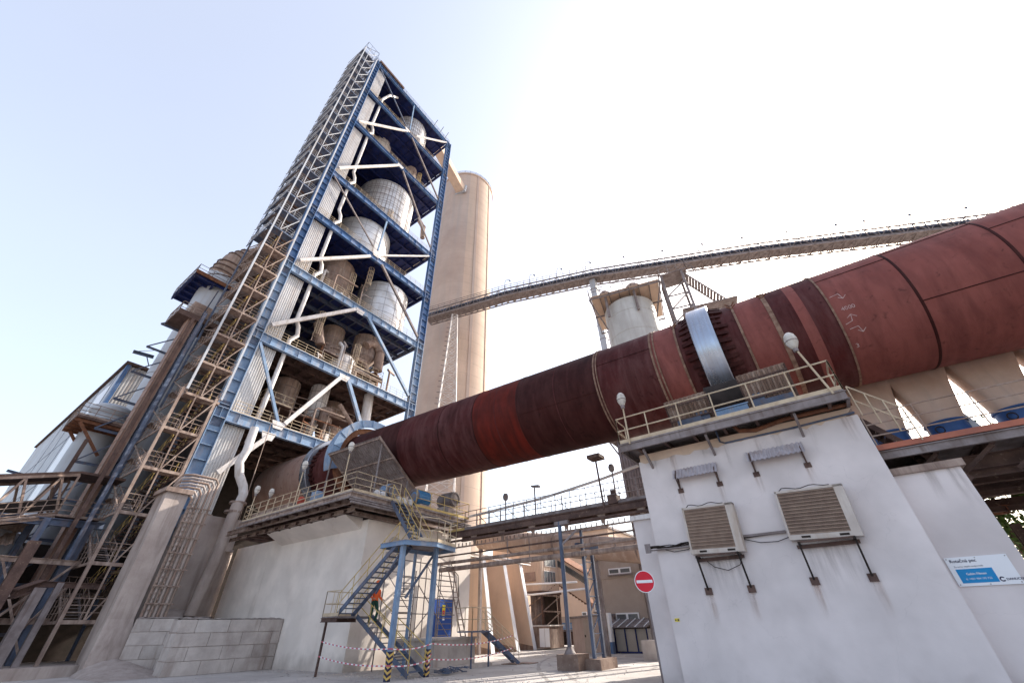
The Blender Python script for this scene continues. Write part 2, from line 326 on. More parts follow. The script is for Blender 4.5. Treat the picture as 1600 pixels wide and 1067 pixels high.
# paving with slab joints and cracks
def pavemat():
    M = mat('paving_slabs', (.47, .44, .42), (.34, .31, .295), scale=.3, speck=(.36, .33, .31), bump=.3, bs=6, rough=.93)
    N = M.node_tree.nodes; L = M.node_tree.links; P = N['Principled BSDF']
    src = P.inputs['Base Color'].links[0].from_socket; geo = N.new('ShaderNodeNewGeometry')
    vo = N.new('ShaderNodeTexVoronoi'); vo.feature = 'DISTANCE_TO_EDGE'; vo.inputs['Scale'].default_value = .22
    nz = N.new('ShaderNodeTexNoise'); nz.inputs['Scale'].default_value = .8; nz.inputs['Detail'].default_value = 6
    ad = N.new('ShaderNodeVectorMath'); ad.operation = 'MULTIPLY_ADD'; L.new(nz.outputs['Color'], ad.inputs[0]); ad.inputs[1].default_value = (1.6, 1.6, 0); L.new(geo.outputs['Position'], ad.inputs[2]); L.new(geo.outputs['Position'], nz.inputs['Vector'])
    L.new(ad.outputs[0], vo.inputs['Vector'])
    mr = N.new('ShaderNodeMapRange'); mr.inputs['From Min'].default_value = 0; mr.inputs['From Max'].default_value = .012; mr.inputs['To Min'].default_value = .45; L.new(vo.outputs['Distance'], mr.inputs['Value'])
    mx = N.new('ShaderNodeMix'); mx.data_type = 'RGBA'; mx.blend_type = 'MULTIPLY'; mx.inputs[0].default_value = 1; L.new(src, mx.inputs[6]); L.new(mr.outputs[0], mx.inputs[7]); L.new(mx.outputs[2], P.inputs['Base Color'])
    return M
g.build('yard_pavement', pavemat(), kind='structure')
# ------------------------------------------------------------------ rotary kiln
KX, KR = 21.3, 2.75
def kz(y): return 13.05+.0258*y
kiln = thing('rotary_kiln', 'long rust red rotary kiln tube crossing the photo on two white piers', 'kiln', (KX, 12, 0))
NS = 96
def ringpts(y, r): return [(KX+r*math.cos(2*math.pi*k/NS), y, kz(y)+r*math.sin(2*math.pi*k/NS)) for k in range(NS)]
def krings(mb, prof, mi=0):
    for (y0, r0), (y1, r1) in zip(prof, prof[1:]):
        mb.add(ringpts(y0, r0)+ringpts(y1, r1), [(k, (k+1) % NS, NS+(k+1) % NS, NS+k) for k in range(NS)], True, mi)
sh = MB()
segs = [(46, 4), (37.4, 3), (33, 2), (24, 3), (19.6, 3), (16.4, 1), (12.75, 2), (7.3, 3), (3.9, 0), (2.6, 3), (-.35, 0), (-1.73, 3), (-2.6, 0), (-3.0, 3), (-3.79, 0), (-30, 0)]
for (y0, k), (y1, _) in zip(segs, segs[1:]): krings(sh, [(y0, KR), (y1, KR)], k)
for y in (10.0, 14.5, 18, 21.8, 26.4, 5.6): krings(sh, [(y+.03, KR+.002), (y, KR+.01), (y-.03, KR+.002)], 3)
for y in (12.75, 16.4, 19.6, 24, -6.4, -9.33, -14, -19): krings(sh, [(y+.05, KR+.002), (y+.03, KR+.018), (y-.03, KR+.018), (y-.05, KR+.002)], 2)
sh.add(ringpts(46, KR)+ringpts(-30, KR), [tuple(range(NS)), tuple(range(NS, 2*NS))], False, 2)
sh.build('kiln_shell', KM, kiln)
ws = MB()      # long plate seams
for ya, yb, an in ((-6.4, -9.33, 205), (-6.4, -9.33, 140), (-9.33, -14, 160), (-14, -19, 150), (-3.79, -6.4, 152), (7.3, 3.9, 168), (12.75, 7.3, 200)):
    p = [(KX+(KR+.006)*math.cos(R(an)), y, kz(y)+(KR+.006)*math.sin(R(an))) for y in (ya, yb)]; ws.tube(p, .022, 5)
ws.build('plate_seam', KM[2], kiln)
M_band = mat('scaly_band_steel', (.26, .17, .125), (.13, .07, .05), scale=4, rough=.85, bump=.3, bs=20)
for y, wd_ in ((7.3, .045), (7.14, .03), (3.93, .05), (3.74, .035), (2.57, .05), (-.35, .05), (-1.73, .09), (-3.79, .035)):
    b = MB(); krings(b, [(y+wd_, KR+.004), (y+wd_, KR+.05), (y-wd_, KR+.05), (y-wd_, KR+.004)]); b.build('band', M_band, kiln)
for y, hh in ((2.57, .1), (-.35, .1), (-1.73, .1)):
    b = MB()       # forked lugs riding on the bands
    for an in (140, 147):
        for s_ in (-1, 1):
            pz = lambda r_, dy: (KX+r_*math.cos(R(an)), y+dy, kz(y)+r_*math.sin(R(an)))
            b.tube([pz(KR+.03, 0), pz(KR+.22, s_*.22)], .03, 5)
    b.build('band_lug', M_rust, kiln)
def tyre(y0, y1, r, name='riding_ring'):
    b = MB(); krings(b, [(y1, KR+.12), (y1, r-.03), (y1+.04, r), (y0-.04, r), (y0, r-.03), (y0, KR+.12)]); b.build(name, M_polish, kiln)
tyre(1.78, .72, KR+.42); tyre(36.5, 35.5, KR+.5)
for yy, sg in ((1.78, 1), (.72, -1), (36.5, 1), (35.5, -1)):     # retaining chairs either side of the tyres
    b = MB()
    for k in range(44):
        an = 2*math.pi*k/44; r0 = KR+.02
        o = V((KX, yy, kz(yy))); e = V((math.cos(an), 0, math.sin(an))); t = V((-math.sin(an), 0, math.cos(an)))
        ln = .34+.3*random.random(); hh = .12+.12*random.random(); wd_ = .2*(.9+.1*random.random())
        b.prism([o+e*r0-t*wd_/2+V((0, sg*.02, 0)), o+e*(r0+hh)-t*wd_/2+V((0, sg*.02, 0)), o+e*(r0+.05)-t*wd_/2+V((0, sg*ln, 0)), o+e*r0-t*wd_/2+V((0, sg*ln, 0))], t*wd_)
    krings(b, [(yy+sg*.01, KR+.01), (yy+sg*.01, KR+.1), (yy+sg*.2, KR+.1), (yy+sg*.2, KR+.01)])
    b.build('retaining_chairs', KM[2], kiln)
# chalked marks on the shell
def text_mesh(txt, size, align='LEFT'):
    c = bpy.data.curves.new('lettering', 'FONT'); c.body = txt; c.size = size; c.align_x = align; c.resolution_u = 3
    o = bpy.data.objects.new('lettering', c); COL.objects.link(o); dg = bpy.context.evaluated_depsgraph_get()
    me = bpy.data.meshes.new_from_object(o.evaluated_get(dg)); bpy.data.objects.remove(o); return me
def flat_text(txt, size, org, ex, ey, mat_, name, parent, off=.004, align='LEFT', bold=0):
    me = text_mesh(txt, size, align); org, ex, ey = V(org), V(ex), V(ey); nn = ex.cross(ey)
    mb = MB(); mb.add([org+ex*v.co.x+ey*v.co.y+nn*off for v in me.vertices], [tuple(p.vertices) for p in me.polygons])
    if bold: mb.add([org+ex*(v.co.x+bold)+ey*v.co.y+nn*(off+.0008) for v in me.vertices], [tuple(p.vertices) for p in me.polygons])
    return mb.build(name, mat_, parent)
def on_kiln(polys, verts, y, an, name):
    # verts (u right = -Y, v up along shell)
    mb = MB(); out = []
    for u, v in verts:
        a = R(an)-v/KR; yy = y-u; out.append((KX+(KR+.012)*math.cos(a), yy, kz(yy)+(KR+.012)*math.sin(a)))
    mb.add(out, polys); mb.build(name, M_mark, kiln)
def kiln_text(txt, size, y, an):
    me = text_mesh(txt, size); on_kiln([tuple(p.vertices) for p in me.polygons], [(v.co.x, v.co.y) for v in me.vertices], y, an, 'chalk_lettering')
def kiln_lines(lines, y, an, w=.026):
    vs = []; fs = []
    for (a, b_) in lines:
        a = V((*a, 0)); b_ = V((*b_, 0)); d = (b_-a).normalized(); nn = V((-d.y, d.x, 0))*w/2; k = len(vs)
        vs += [(p.x, p.y) for p in (a-nn, b_-nn, b_+nn, a+nn)]; fs.append((k, k+1, k+2, k+3))
    on_kiln(fs, vs, y, an, 'chalk_arrow')
def sc(ls, k=1.15): return [((a[0]*k, a[1]*k), (c[0]*k, c[1]*k)) for a, c in ls]
kiln_lines(sc([((0, 0), (.28, .05)), ((.28, .05), (.34, -.2)), ((.22, -.1), (.34, -.2)), ((.34, -.2), (.46, -.08))]), -3.92, 178)
kiln_text('4000', .24, -4.05, 194)
kiln_lines(sc([((0, -.05), (.22, .02)), ((.22, .02), (.26, .26)), ((.12, .16), (.26, .26)), ((.26, .26), (.40, .14))]), -3.95, 205)
kiln_lines(sc([((0, 0), (.26, .04)), ((.26, .04), (.32, -.2)), ((.2, -.1), (.32, -.2)), ((.32, -.2), (.44, -.08))]), -4.0, 211)
kiln_text('3', .26, -3.95, 228)
# girth gear cover, big pale blue hoop
gc = thing('gear_cover', 'pale blue hoop shaped girth gear cover around the kiln at its inlet end', 'machine cover', (KX, 31.2, 8))
b = MB()
def arcring(mb, y0, y1, r0, r1, a0, a1, n=48):
    vs = []; fs = []
    for i in range(n+1):
        a = R(a0+(a1-a0)*i/n)
        for (yy, rr) in ((y0, r0), (y1, r0), (y1, r1), (y0, r1)): vs.append((KX+rr*math.cos(a), yy, kz(31)+rr*math.sin(a)))
    for i in range(n):
        for k in range(4): fs.append((i*4+k, i*4+(k+1) % 4, (i+1)*4+(k+1) % 4, (i+1)*4+k))
    fs += [(0, 1, 2, 3), (n*4+3, n*4+2, n*4+1, n*4)]
    mb.add(vs, fs)
arcring(b, 30.7, 31.6, 3.75, 3.9, -20, 200)
b.build('hoop', M_blueL, gc)
b = MB(); arcring(b, 30.62, 30.7, 3.3, 3.98, -20, 200); b.build('flange', M_blueL, gc)
b = MB()
for a in range(-10, 200, 18):
    e = V((math.cos(R(a)), 0, math.sin(R(a)))); o = V((KX, 30.6, kz(31))); b.beam(o+e*3.3, o+e*4.0, .1, .06, upv=(0, 1, 0))
b.build('stiffener', M_blueL, gc)
b = MB(); arcring(b, 30.9, 31.4, KR+.05, 3.25, 0, 360, 72); b.build('girth_gear', M_rust, gc)
# heat shield sloping under the kiln
hs = thing('heat_shield', 'tilted corrugated metal shield roof under the kiln above the stair head', 'shield roof', (17.2, 24, 8.3))
a0, a1, b0, b1 = V((16.9, 23.9, 13.35)), V((16.9, 30.2, 13.5)), V((21.3, 23.9, 10.15)), V((21.3, 30.2, 10.3))
b = MB(); b.corr(a0, a1-a0, b0-a0, 26, .05); b.build('corrugated_sheet', M_steel, hs)
b = MB()
for t in (.02, .35, .68, .98):
    o = V((0, 0, -.09)); b.beam(a0.lerp(b0, t)+o, a1.lerp(b1, t)+o, .07, .1)
b.beam(a0+V((0, 0, -.03)), b0+V((0, 0, -.03)), .06, .16); b.beam(a1+V((0, 0, -.03)), b1+V((0, 0, -.03)), .06, .16); b.build('purlin', M_tan, hs)
for p in (a0.lerp(b0, .1), a1.lerp(b1, .1), a0.lerp(b0, .75), a0.lerp(a1, .5)):
    b = MB(); b.tube([(p.x, p.y+.1, 8.35), (p.x, p.y+.1, p.z-.1)], .06, 8); b.build('post', M_steel, hs)
# ------------------------------------------------------------------ left pier
PX0, PX1, PY0, PY1 = 16.4, 26.2, 22.64, 39.4
pier = thing('concrete_pier', 'broad white rendered pier behind the blue stairs carrying the upper kiln platform', 'pier', (PX0, PY0, 0))
b = MB(); b.prism([(PX0, PY0, 0), (PX1, PY0, 0), (PX1, PY1, 0), (PX0, PY1, 0)], (0, 0, 7.4)); b.build('wall', M_wallD, pier)
b = MB()  # flared corbel under the deck
b.prism([(16.41, 0, 6.9), (15.1, 0, 7.55), (16.41, 0, 7.55)], (0, 1, 0)); b.v = [(x, y*9.2+23.3, z) for x, y, z in b.v]
b.build('corbel', M_wallD, pier)
b = MB(); b.box(19, 24, 25.5, 27.2, 7.4, 9.6); b.box(19, 24, 34.8, 37.2, 7.4, 9.2); b.build('plinth', M_conc, pier)
# spalled patches by the stairs
for px, py, s_ in ((617, 848, .55), (609, 868, .4), (700, 868, .8)):
    p = aY(px, py, PY0); b = MB(); n_ = 11
    pts = [(p.x+s_*(.75+.5*random.random())*math.cos(2*math.pi*k/n_), PY0-.025, p.z+s_*.6*(.7+.6*random.random())*math.sin(2*math.pi*k/n_)) for k in range(n_)]
    b.prism(pts, (0, .05, 0)); b.build('spalled_patch', M_block, pier)
pf = thing('kiln_platform', 'dusty steel service platform with cream railings around the upper kiln pier', 'platform', (13.8, 21, 8.3))
DZ = 8.3; DX0, DX1, DY0, DY1 = 13.7, 23.9, 21.0, 34.0
b = MB(); b.box(DX0, DX1, DY0, DY1, DZ-.08, DZ)
b.build('deck', M_steel, pf)
b = MB()
for z in (DZ-.1,):
    b.ibeam((DX0, DY0, z-.12), (DX0, DY1, z-.12), .14, .26, upv=(0, 0, 1)); b.ibeam((DX0, DY0+.05, z-.12), (DX1, DY0+.05, z-.12), .14, .26)
b.ibeam((14.3, 21.7, 7.95), (14.3, 37, 7.95), .2, .3); b.ibeam((14.95, 22.2, 7.68), (14.95, 38, 7.68), .2, .22)
b.ibeam((14.4, 21.8, 7.8), (DX1, 21.8, 7.8), .2, .3); b.ibeam((15.0, 22.4, 7.5), (DX1, 22.4, 7.5), .2, .2)
b.build('edge_beam', M_tan, pf)
b = MB(); y = DY0+.6
while y < DY1: b.ibeam((DX0+.1, y, 8.02), (PX0+.4, y, 8.02), .12, .22); y += 1.15
x = DX0+.8
while x < DX1: b.ibeam((x, DY0+.1, 8.02), (x, PY0+.2, 8.02), .12, .22); x += 1.15
y = 23
while y < 36: b.ibeam((14.75, y, 7.62), (17, y, 7.62), .16, .2); y += 1.3
b.build('joist', M_brownst, pf)
b = MB(); rail(b, [(17.2, DY0, DZ), (DX0+.1, DY0, DZ), (DX0+.1, DY1, DZ), (14.6, DY1+.8, DZ), (16.2, DY1+.8, DZ)], sp=1.0, mids=(.4, .75)); b.build('railing', M_rail, pf)
b = MB(); rail(b, [(18.6, DY0, DZ), (DX1, DY0, DZ), (DX1, 22.5, DZ)], sp=1.2); b.build('railing', M_railY, pf)
b = MB(); b.box(13.9, 14.2, 28, 33, 8.3, 8.75); b.build('cable_duct', M_tan, pf)
b = MB()
for k in range(3): b.tube([(13.5, 20.85-.13*k, 7.9-.16*k), (24, 20.85-.13*k, 7.9-.16*k)], .06, 7)
b.tube([(13.6, 21, 7.9), (13.6, 34, 7.9)], .06, 7); b.build('pipe_run', M_steel, pf)
M_globe = mat('dusty_lamp_glass', (.62, .60, .56), (.46, .42, .37), scale=4, streak=(.36, .31, .26), st_scale=(6, 6, 1.5), rough=.35, bump=0)
def globe_lamp(pos, h, label, lean=(0, 0), group='mast lamps with oval white heads', s=1.):
    t = thing('lamp_post', label, 'lamp', pos, group); p = V(pos); q = p+V((lean[0], lean[1], h))
    b = MB(); b.tube([p, q], .035, 8); b.build('pole', M_rail, t)
    b = MB(); b.lathe(q, [(0.001, .6*s), (.09*s, .58*s), (.155*s, .5*s), (.19*s, .36*s), (.18*s, .2*s), (.12*s, .06*s), (.07*s, -.03*s), (.001, -.03*s)], 20, sharp=False); b.build('lamp_head', M_globe, t)
    b = MB(); b.lathe(q, [(.186*s, .24*s), (.196*s, .26*s), (.186*s, .28*s)], 20); b.build('seam_ring', M_steel, t)
    b = MB(); b.lathe(q, [(.075, .04), (.085, .02), (.085, -.14), (.05, -.16)], 12); b.build('collar', M_steel, t)
    return t
globe_lamp((13.8, 33.3, 8.3), 1.9, 'white oval lamp at the far left corner of the upper kiln platform')
globe_lamp((15.0, 33.6, 8.3), 2.0, 'white oval lamp right of the far left corner lamp')
globe_lamp((13.8, 27.3, 8.3), 2.5, 'white oval lamp on slanting pole in front of the bright kiln riding ring')
globe_lamp((13.8, 22.2, 8.3), 2.6, 'white oval lamp on the platform corner in front of the corrugated heat shield')
# machinery on the platform
def motor(name, label, c, L_, r, matm, axis='y', cat='motor'):
    t = thing(name, label, cat, c); c = V(c); z = r+.25
    b = MB(); h = L_/2; prof = [(0.001, -h), (r*.55, -h), (r, -h+.1), (r, h-.12), (r*.85, h), (0.001, h)]
    b.lathe(c+V((0, 0, z)), prof, 20, axis)
    b.build('body', matm, t); b = MB()
    for k in range(16):
        a = 2*math.pi*k/16; e = (math.cos(a), math.sin(a))
        if axis == 'y': p = V((e[0]*r, 0, e[1]*r)); d = V((0, h*.75, 0))
        else: p = V((0, e[0]*r, e[1]*r)); d = V((h*.75, 0, 0))
        b.beam(c+V((0, 0, z))+p*1.04-d, c+V((0, 0, z))+p*1.04+d, .03, .03)
    b.build('cooling_fin', matm, t)
    b = MB(); b.box(c.x-r*.9, c.x+r*.9, c.y-h*.8, c.y+h*.8, c.z, c.z+.25); b.build('base', M_conc, t)
    b = MB(); b.lathe(c+V((0, 0, z))+(V((0, -h-.02, 0)) if axis == 'y' else V((-h-.02, 0, 0))), [(.001, 0), (r*.45, 0), (r*.45, .03), (r*.8, .03), (r*.8, -.02), (r*.98, -.02), (r*.98, .1)], 20, axis); b.build('fan_grille', M_steel, t)
    return t
motor('electric_motor', 'round pale blue motor end at the head of the blue stairs', (16.9, 21.9, 8.35), .9, .42, M_blueL, 'y')
motor('gear_motor', 'bright blue gear motor behind the yellow railing below the kiln', (19.6, 21.7, 8.35), 1.3, .5, M_motor, 'x')
motor('drive_motor', 'grey finned drive motor on the right end of the upper kiln platform', (22.4, 21.8, 8.75), 1.5, .5, M_steel, 'y')
b = MB(); b.box(21.8, 23.2, 21.1, 22.8, 8.3, 8.78); one(b, 'machine_plinth', M_conc, 'grey concrete plinth beneath the finned drive motor', 'plinth')
t = thing('roller_station', 'dusty roller bearing station with blue housings under the bright upper riding ring', 'bearing', (17.5, 35, 8.3))
b = MB(); b.lathe((18.4, 36, 10.0), [(.001, -.8), (.8, -.8), (.8, .8), (.001, .8)], 28, 'y'); b.build('roller', M_polish, t)
b = MB(); b.box(17.4, 19.4, 34.5, 37.3, 8.3, 9.2); b.build('base', M_conc, t)
b = MB(); b.box(17.9, 18.9, 34.4, 34.9, 9.2, 10.4); b.box(17.9, 18.9, 37, 37.4, 9.2, 10.4); b.build('bearing_housing', M_motor, t)
t = thing('lubrication_unit', 'small blue and red lubrication cabinets behind the railing under the gear cover', 'cabinet', (15, 25.6, 8.3))
b = MB(); b.box(14.8, 15.3, 26.6, 27.3, 8.3, 9.5); b.build('blue_cabinet', M_blueL, t)
b = MB(); b.lathe((14.8, 28.4, 8.3), [(.001, 0), (.25, 0), (.25, .9), (.15, 1.05), (.001, 1.05)], 16); b.build('red_tank', M_redst, t)
b = MB(); b.box(15, 15.8, 23.6, 24.3, 8.3, 9.0); b.lathe((15.2, 24.9, 8.3), [(.001, 0), (.3, 0), (.3, .6), (.001, .6)], 16); b.build('pump', M_motor, t)
for i, (x_, y_) in enumerate(((15.8, 21.5), (16.25, 21.5), (17.6, 21.6), (18.1, 21.6), (18.6, 21.6))):
    b = MB(); b.lathe((x_, y_, 8.3), [(.001, 0), (.19, 0), (.19, .42), (.14, .5), (.001, .5)], 14)
    one(b, 'small_drum', M_white, ['first small white drum from the left at the stair head', 'second small white drum from the left at the stair head', 'third small white drum in the stair head row', 'fourth small white drum in the stair head row', 'last small white drum right in the stair head row'][i], 'drum', 'white drums on the platform')
# ------------------------------------------------------------------ right pier
rp = thing('kiln_pier', 'tall white rendered pier with two air conditioners on its face', 'pier', (16.4, -2.36, 0))
b = MB(); b.box(16.4, 26, -2.36, 5.13, 0, 7.2); b.build('wall', M_wall, rp)
b = MB(); b.box(16.42, 25.9, -2.3, 5.05, 7.2, 7.46); b.build('cap', M_tan, rp)
b = MB()   # drip streaks / broken edge lumps along the top
yy = -2.3; rows = [(yy, 7.46)]
while yy < 5.0: yy += .12+.15*random.random(); rows.append((min(yy, 5.05), 7.2-.13*random.random()**2))
rows.append((5.05, 7.46))
b.prism([(16.385, y, z) for y, z in rows], (.04, 0, 0)); b.build('mortar_edge', M_beige, rp)
t2 = thing('side_pier', 'lower white wall block with the blue and white notice, right of the kiln pier', 'pier', (17, -4, 0))
b = MB(); b.box(17.0, 25.5, -4.0, -2.37, 0, 5.3); b.build('wall', M_wall, t2)
b = MB(); b.box(16.9, 25.6, -4.12, -2.37, 5.3, 5.5); b.build('coping', M_tan, t2)
t3 = thing('wing_pier', 'narrow white wall block behind the no entry sign', 'pier', (17, 6.04, 0))
b = MB(); b.box(17.0, 25.5, 5.14, 6.04, 0, 5.15); b.build('wall', M_wall, t3)
b = MB(); b.box(16.9, 25.6, 5.14, 6.14, 5.15, 5.32); b.build('coping', M_white, t3)
rpl = thing('pier_platform', 'steel service platform with cream railing on top of the air conditioned pier', 'platform', (15.5, 5.4, 7.8))
RZ = 7.82; RX = 15.55; RY0, RY1 = -2.25, 5.5
b = MB(); b.box(RX, 19, RY0, RY1, RZ-.06, RZ); b.build('deck', M_steel, rpl)
b = MB(); b.ibeam((RX, RY0, RZ-.2), (RX, RY1, RZ-.2), .1, .3, .03); b.ibeam((RX, RY1, RZ-.2), (19, RY1, RZ-.2), .1, .3); b.ibeam((RX, RY0, RZ-.2), (19, RY0, RZ-.2), .1, .3)
b.build('edge_beam', M_steel, rpl)
b = MB(); y = RY0+.5
while y < RY1: b.ibeam((RX+.05, y, RZ-.2), (19, y, RZ-.2), .1, .22); y += 1.1
b.build('joist', M_brownst, rpl)
for yy in (4.6, 2.2, -.7):
    b = MB(); b.beam((RX+.1, yy, RZ-.4), (16.45, yy, RZ-.95), .08, .12); b.build('bracket', M_steel, rpl)
b = MB(); rail(b, [(16.6, RY1, RZ), (RX+.03, RY1, RZ), (RX+.03, RY0, RZ), (16.6, RY0-.0, RZ)], sp=1.32, r=.028); b.build('railing', M_rail, rpl)
globe_lamp((RX-.05, 5.05, RZ-.1), 1.75, 'white oval lamp on left end of the air conditioned pier platform', (0.05, .0))
globe_lamp((RX-.05, -1.95, RZ-.1), 1.95, 'big white oval lamp on leaning pole at the right platform end', (0, .35), s=1.1)
# guards, bearing box
def guard(y0, y1, zt, label):
    t = thing('roller_guard', label, 'guard', (16.8, y0, RZ), 'corrugated guards beside the riding ring')
    b = MB(); o = V((16.5, y1, zt)); b.corr(o, V((0, y0-y1, 0)), V((1.0, 0, RZ-zt+.3)), 9, .07); b.build('corrugated_sheet', M_brown, t)
    b = MB()
    for f in (.12, .5, .85):
        q = o+V((1.0, 0, RZ-zt+.3))*f+V((-.06, 0, -.06)); b.beam(q, q+V((0, y0-y1, 0)), .04, .05)
    for yy in (y0, y1): b.beam((16.55, yy, zt), (17.5, yy, RZ), .06, .06); b.beam((17.5, yy, zt-.3), (17.5, yy, RZ), .06, .06)
    b.build('frame', M_brownst, t)
guard(1.85, 3.55, 9.5, 'brown corrugated guard sheet left of the blue steel riding ring')
guard(-1.15, .55, 9.75, 'brown corrugated guard sheet right of the blue steel riding ring')
t = thing('roller_bearing', 'support roller with light blue cover under the large riding ring', 'bearing', (17.3, 1.2, RZ))
b = MB(); b.lathe((18.35, 1.25, 9.6), [(.001, -.75), (.85, -.75), (.85, .75), (.001, .75)], 32, 'y'); b.build('roller', M_dark, t)
b = MB(); b.box(17.0, 17.9, .55, 1.75, 7.95, 8.75); b.box(16.95, 17.95, .5, 1.8, 8.75, 8.8); b.build('blue_cover', M_blueL, t)
b = MB()
for k in range(9): b.beam((16.985, .62+k*.13, 8.0), (16.985, .62+k*.13, 8.7), .04, .03)
b.build('cover_rib', M_blueL, t)
b = MB(); b.box(17.0, 18.8, 2.0, 2.5, 7.82, 9.2); b.box(17, 18.8, -.1, .4, 7.82, 9.2); b.build('bearing_housing', M_bsteel, t)
b = MB(); b.box(16.75, 16.95, .75, 1.5, 7.85, 8.15); b.build('oil_tray', M_rust, t)
for i, (ya, yb) in enumerate(((2.2, 3.1), (-.95, .1))):
    t = thing('grease_tray', ('grey trough on legs', 'grey trough on legs')[i]+(' behind the railing left of the blue cover', ' behind the railing right of the blue cover')[i], 'trough', (16.2, ya, RZ), 'troughs on the pier platform')
    b = MB(); b.prism([(16.0, ya, RZ+.25), (16.5, ya, RZ+.25), (16.6, ya, RZ+.6), (15.95, ya, RZ+.5)], (0, yb-ya, 0)); b.build('trough', M_bsteel, t)
    b = MB(); b.beam((16.05, ya+.05, RZ), (16.05, ya+.05, RZ+.3), .04); b.beam((16.05, yb-.05, RZ), (16.05, yb-.05, RZ+.3), .04); b.beam((16.02, ya-.1, RZ+.15), (16.02, yb+.1, RZ+.15), .04); b.build('leg', M_dark, t)
rn = random.Random(21)
for y, z, w_, h_, m_ in ((2.45, 2.5, .3, .8, M_stainR), (3.7, 2.5, .3, .9, M_stainR), (-.75, 2.6, .34, .9, M_stainR), (.65, 2.6, .34, 1.0, M_stainR), (2.35, 5.75, .25, .7, M_stainR), (3.75, 5.75, .25, .6, M_stainR), (-.45, 5.85, .25, .7, M_stainR), (1.1, 5.85, .25, .6, M_stainR),
        (3.0, 3.55, 1.6, 1.3, M_stainG), (-.1, 3.65, 1.8, 1.4, M_stainG)): stain(rp, 16.396, y, z, w_, h_, m_)
for k in range(8): stain(rp, 16.394, -2.1+k*.9+rn.random()*.5, 7.2, .2+.3*rn.random(), .4+.8*rn.random(), M_stainG if k % 3 else M_stainR)
for k in range(2): stain(t2, 16.994, -3.8+k*.55, 5.3, .4, .8+rn.random(), M_stainG)
# canopies over the air conditioners
M_can = mat('pale_corrugated_sheet', (.50, .46, .49), (.40, .36, .38), scale=2, streak=(.3, .22, .19), rough=.6, bump=.03)
def canopy(y0, y1, z, label):
    t = thing('wall_canopy', label, 'canopy', (16.4, y0, z), 'small corrugated canopies on the pier')
    b = MB(); b.corr((16.38, y1, z+.2), (0, y0-y1, 0), (-.36, 0, -.42), 12, .035); b.build('corrugated_sheet', M_can, t)
    for yy in (y0+.1, y1-.1):
        b = MB(); b.beam((16.06, yy, z-.2), (16.38, yy, z-.6), .035, .05); b.beam((16.375, yy, z+.1), (16.375, yy, z-.6), .05, .05); b.beam((16.05, yy, z-.2), (16.38, yy, z+.14), .035, .05)
        b.box(16.37, 16.398, yy-.1, yy+.1, z-.68, z-.52); b.build('bracket', M_brownst, t)
canopy(2.25, 3.85, 6.42, 'small corrugated canopy above the left air conditioner')
canopy(-.55, 1.2, 6.52, 'small corrugated canopy above the right air conditioner')
# air conditioners
def aircon(y0, y1, z0, z1, turn, label, rot):
    t = thing('air_conditioner', label, 'air conditioner', (16.05, (y0+y1)/2, z0), 'air conditioners on the pier'); t.rotation_euler = (R(rot), 0, R(turn))
    L_ = y1-y0; Hh = z1-z0; cx, cy, cz = t.location
    def bx(mb, x0, x1, ya, yb, za, zb): return mb.box(cx+x0, cx+x1, cy+ya, cy+yb, cz+za, cz+zb)
    h = L_/2
    b = MB(); bx(b, -.02, .3, -h, h, .0, .14); bx(b, -.0, .3, -h, -h+.24, .14, Hh); bx(b, 0, .3, h-.06, h, .14, Hh); bx(b, 0, .3, -h, h, Hh-.07, Hh+.0); b.build('casing', M_tan2, t)
    b = MB(); bx(b, .1, .29, -h+.2, h-.05, .1, Hh-.05); b.build('core', M_dark, t)
    b = MB(); n_ = 56
    for i in range(n_): yy = -h+.26+(L_-.34)*i/(n_-1); b.beam((cx+.03, cy+yy, cz+.15), (cx+.03, cy+yy, cz+Hh-.08), .012, .05)
    for i in range(13): zz = .16+(Hh-.26)*i/12; b.beam((cx+.0, cy-h+.24, cz+zz), (cx+.0, cy+h-.06, cz+zz), .02, .022)
    b.build('grille', M_grille, t)
    b = MB()
    for yy in (-h*.55, h*.5): bx(b, -.024, -.016, yy-.12, yy+.12, .04, .1)
    b.build('vent_slot', M_dark, t)
    b = MB(); pts = [(cx+.15, cy+h-.1, cz+Hh+.0)]+[(cx+.1, cy+h-.1-(L_-.3)*i/12, cz+Hh+.06+.035*math.sin(i*1.05)) for i in range(1, 12)]+[(cx+.15, cy-h+.3, cz+Hh)]; b.tube(pts, .014, 5); b.build('top_cable', M_dark, t)
    return t
M_tan2 = mat('aged_casing_plastic', (.56, .50, .45), (.46, .40, .36), scale=1.2, streak=(.36, .27, .2), st_scale=(2, 2, .4), rough=.6, bump=.03)
M_grille = mat('grille_brown', (.36, .26, .2), (.26, .18, .14), scale=3, rough=.7, bump=.02)
def brackets(ya, yb, z, label):
    t = thing('wall_bracket', label, 'bracket', (16.4, ya, z), 'steel brackets under the air conditioners')
    for yy in (ya, yb):
        b = MB(); b.beam((15.88, yy, z-.06), (16.4, yy, z-.06), .06, .07); b.beam((15.95, yy, z-.1), (16.36, yy, z-.98), .05, .06); b.build('strut', M_dark, t)
        b = MB(); b.box(16.35, 16.398, yy-.11, yy+.11, z-1.12, z-.92); b.build('wall_plate', M_brownst, t)
    b = MB(); b.beam((16.3, ya-.1, z-.12), (16.3, yb+.1, z-.12), .08, .1); b.beam((15.95, ya-.02, z-.03), (15.95, yb+.02, z-.03), .05, .05); b.build('cross_bar', M_brownst, t)
aircon(2.18, 3.9, 3.62, 5.12, -5, 'boxy air conditioner on the left, its side panel showing', 2.5)
aircon(-.98, .87, 3.72, 5.17, -6, 'boxy air conditioner on the right, higher on the white pier', 3)
brackets(2.4, 3.7, 3.6, 'dark strut bracket carrying the left air conditioner')
brackets(-.75, .65, 3.7, 'dark strut bracket carrying the right air conditioner')
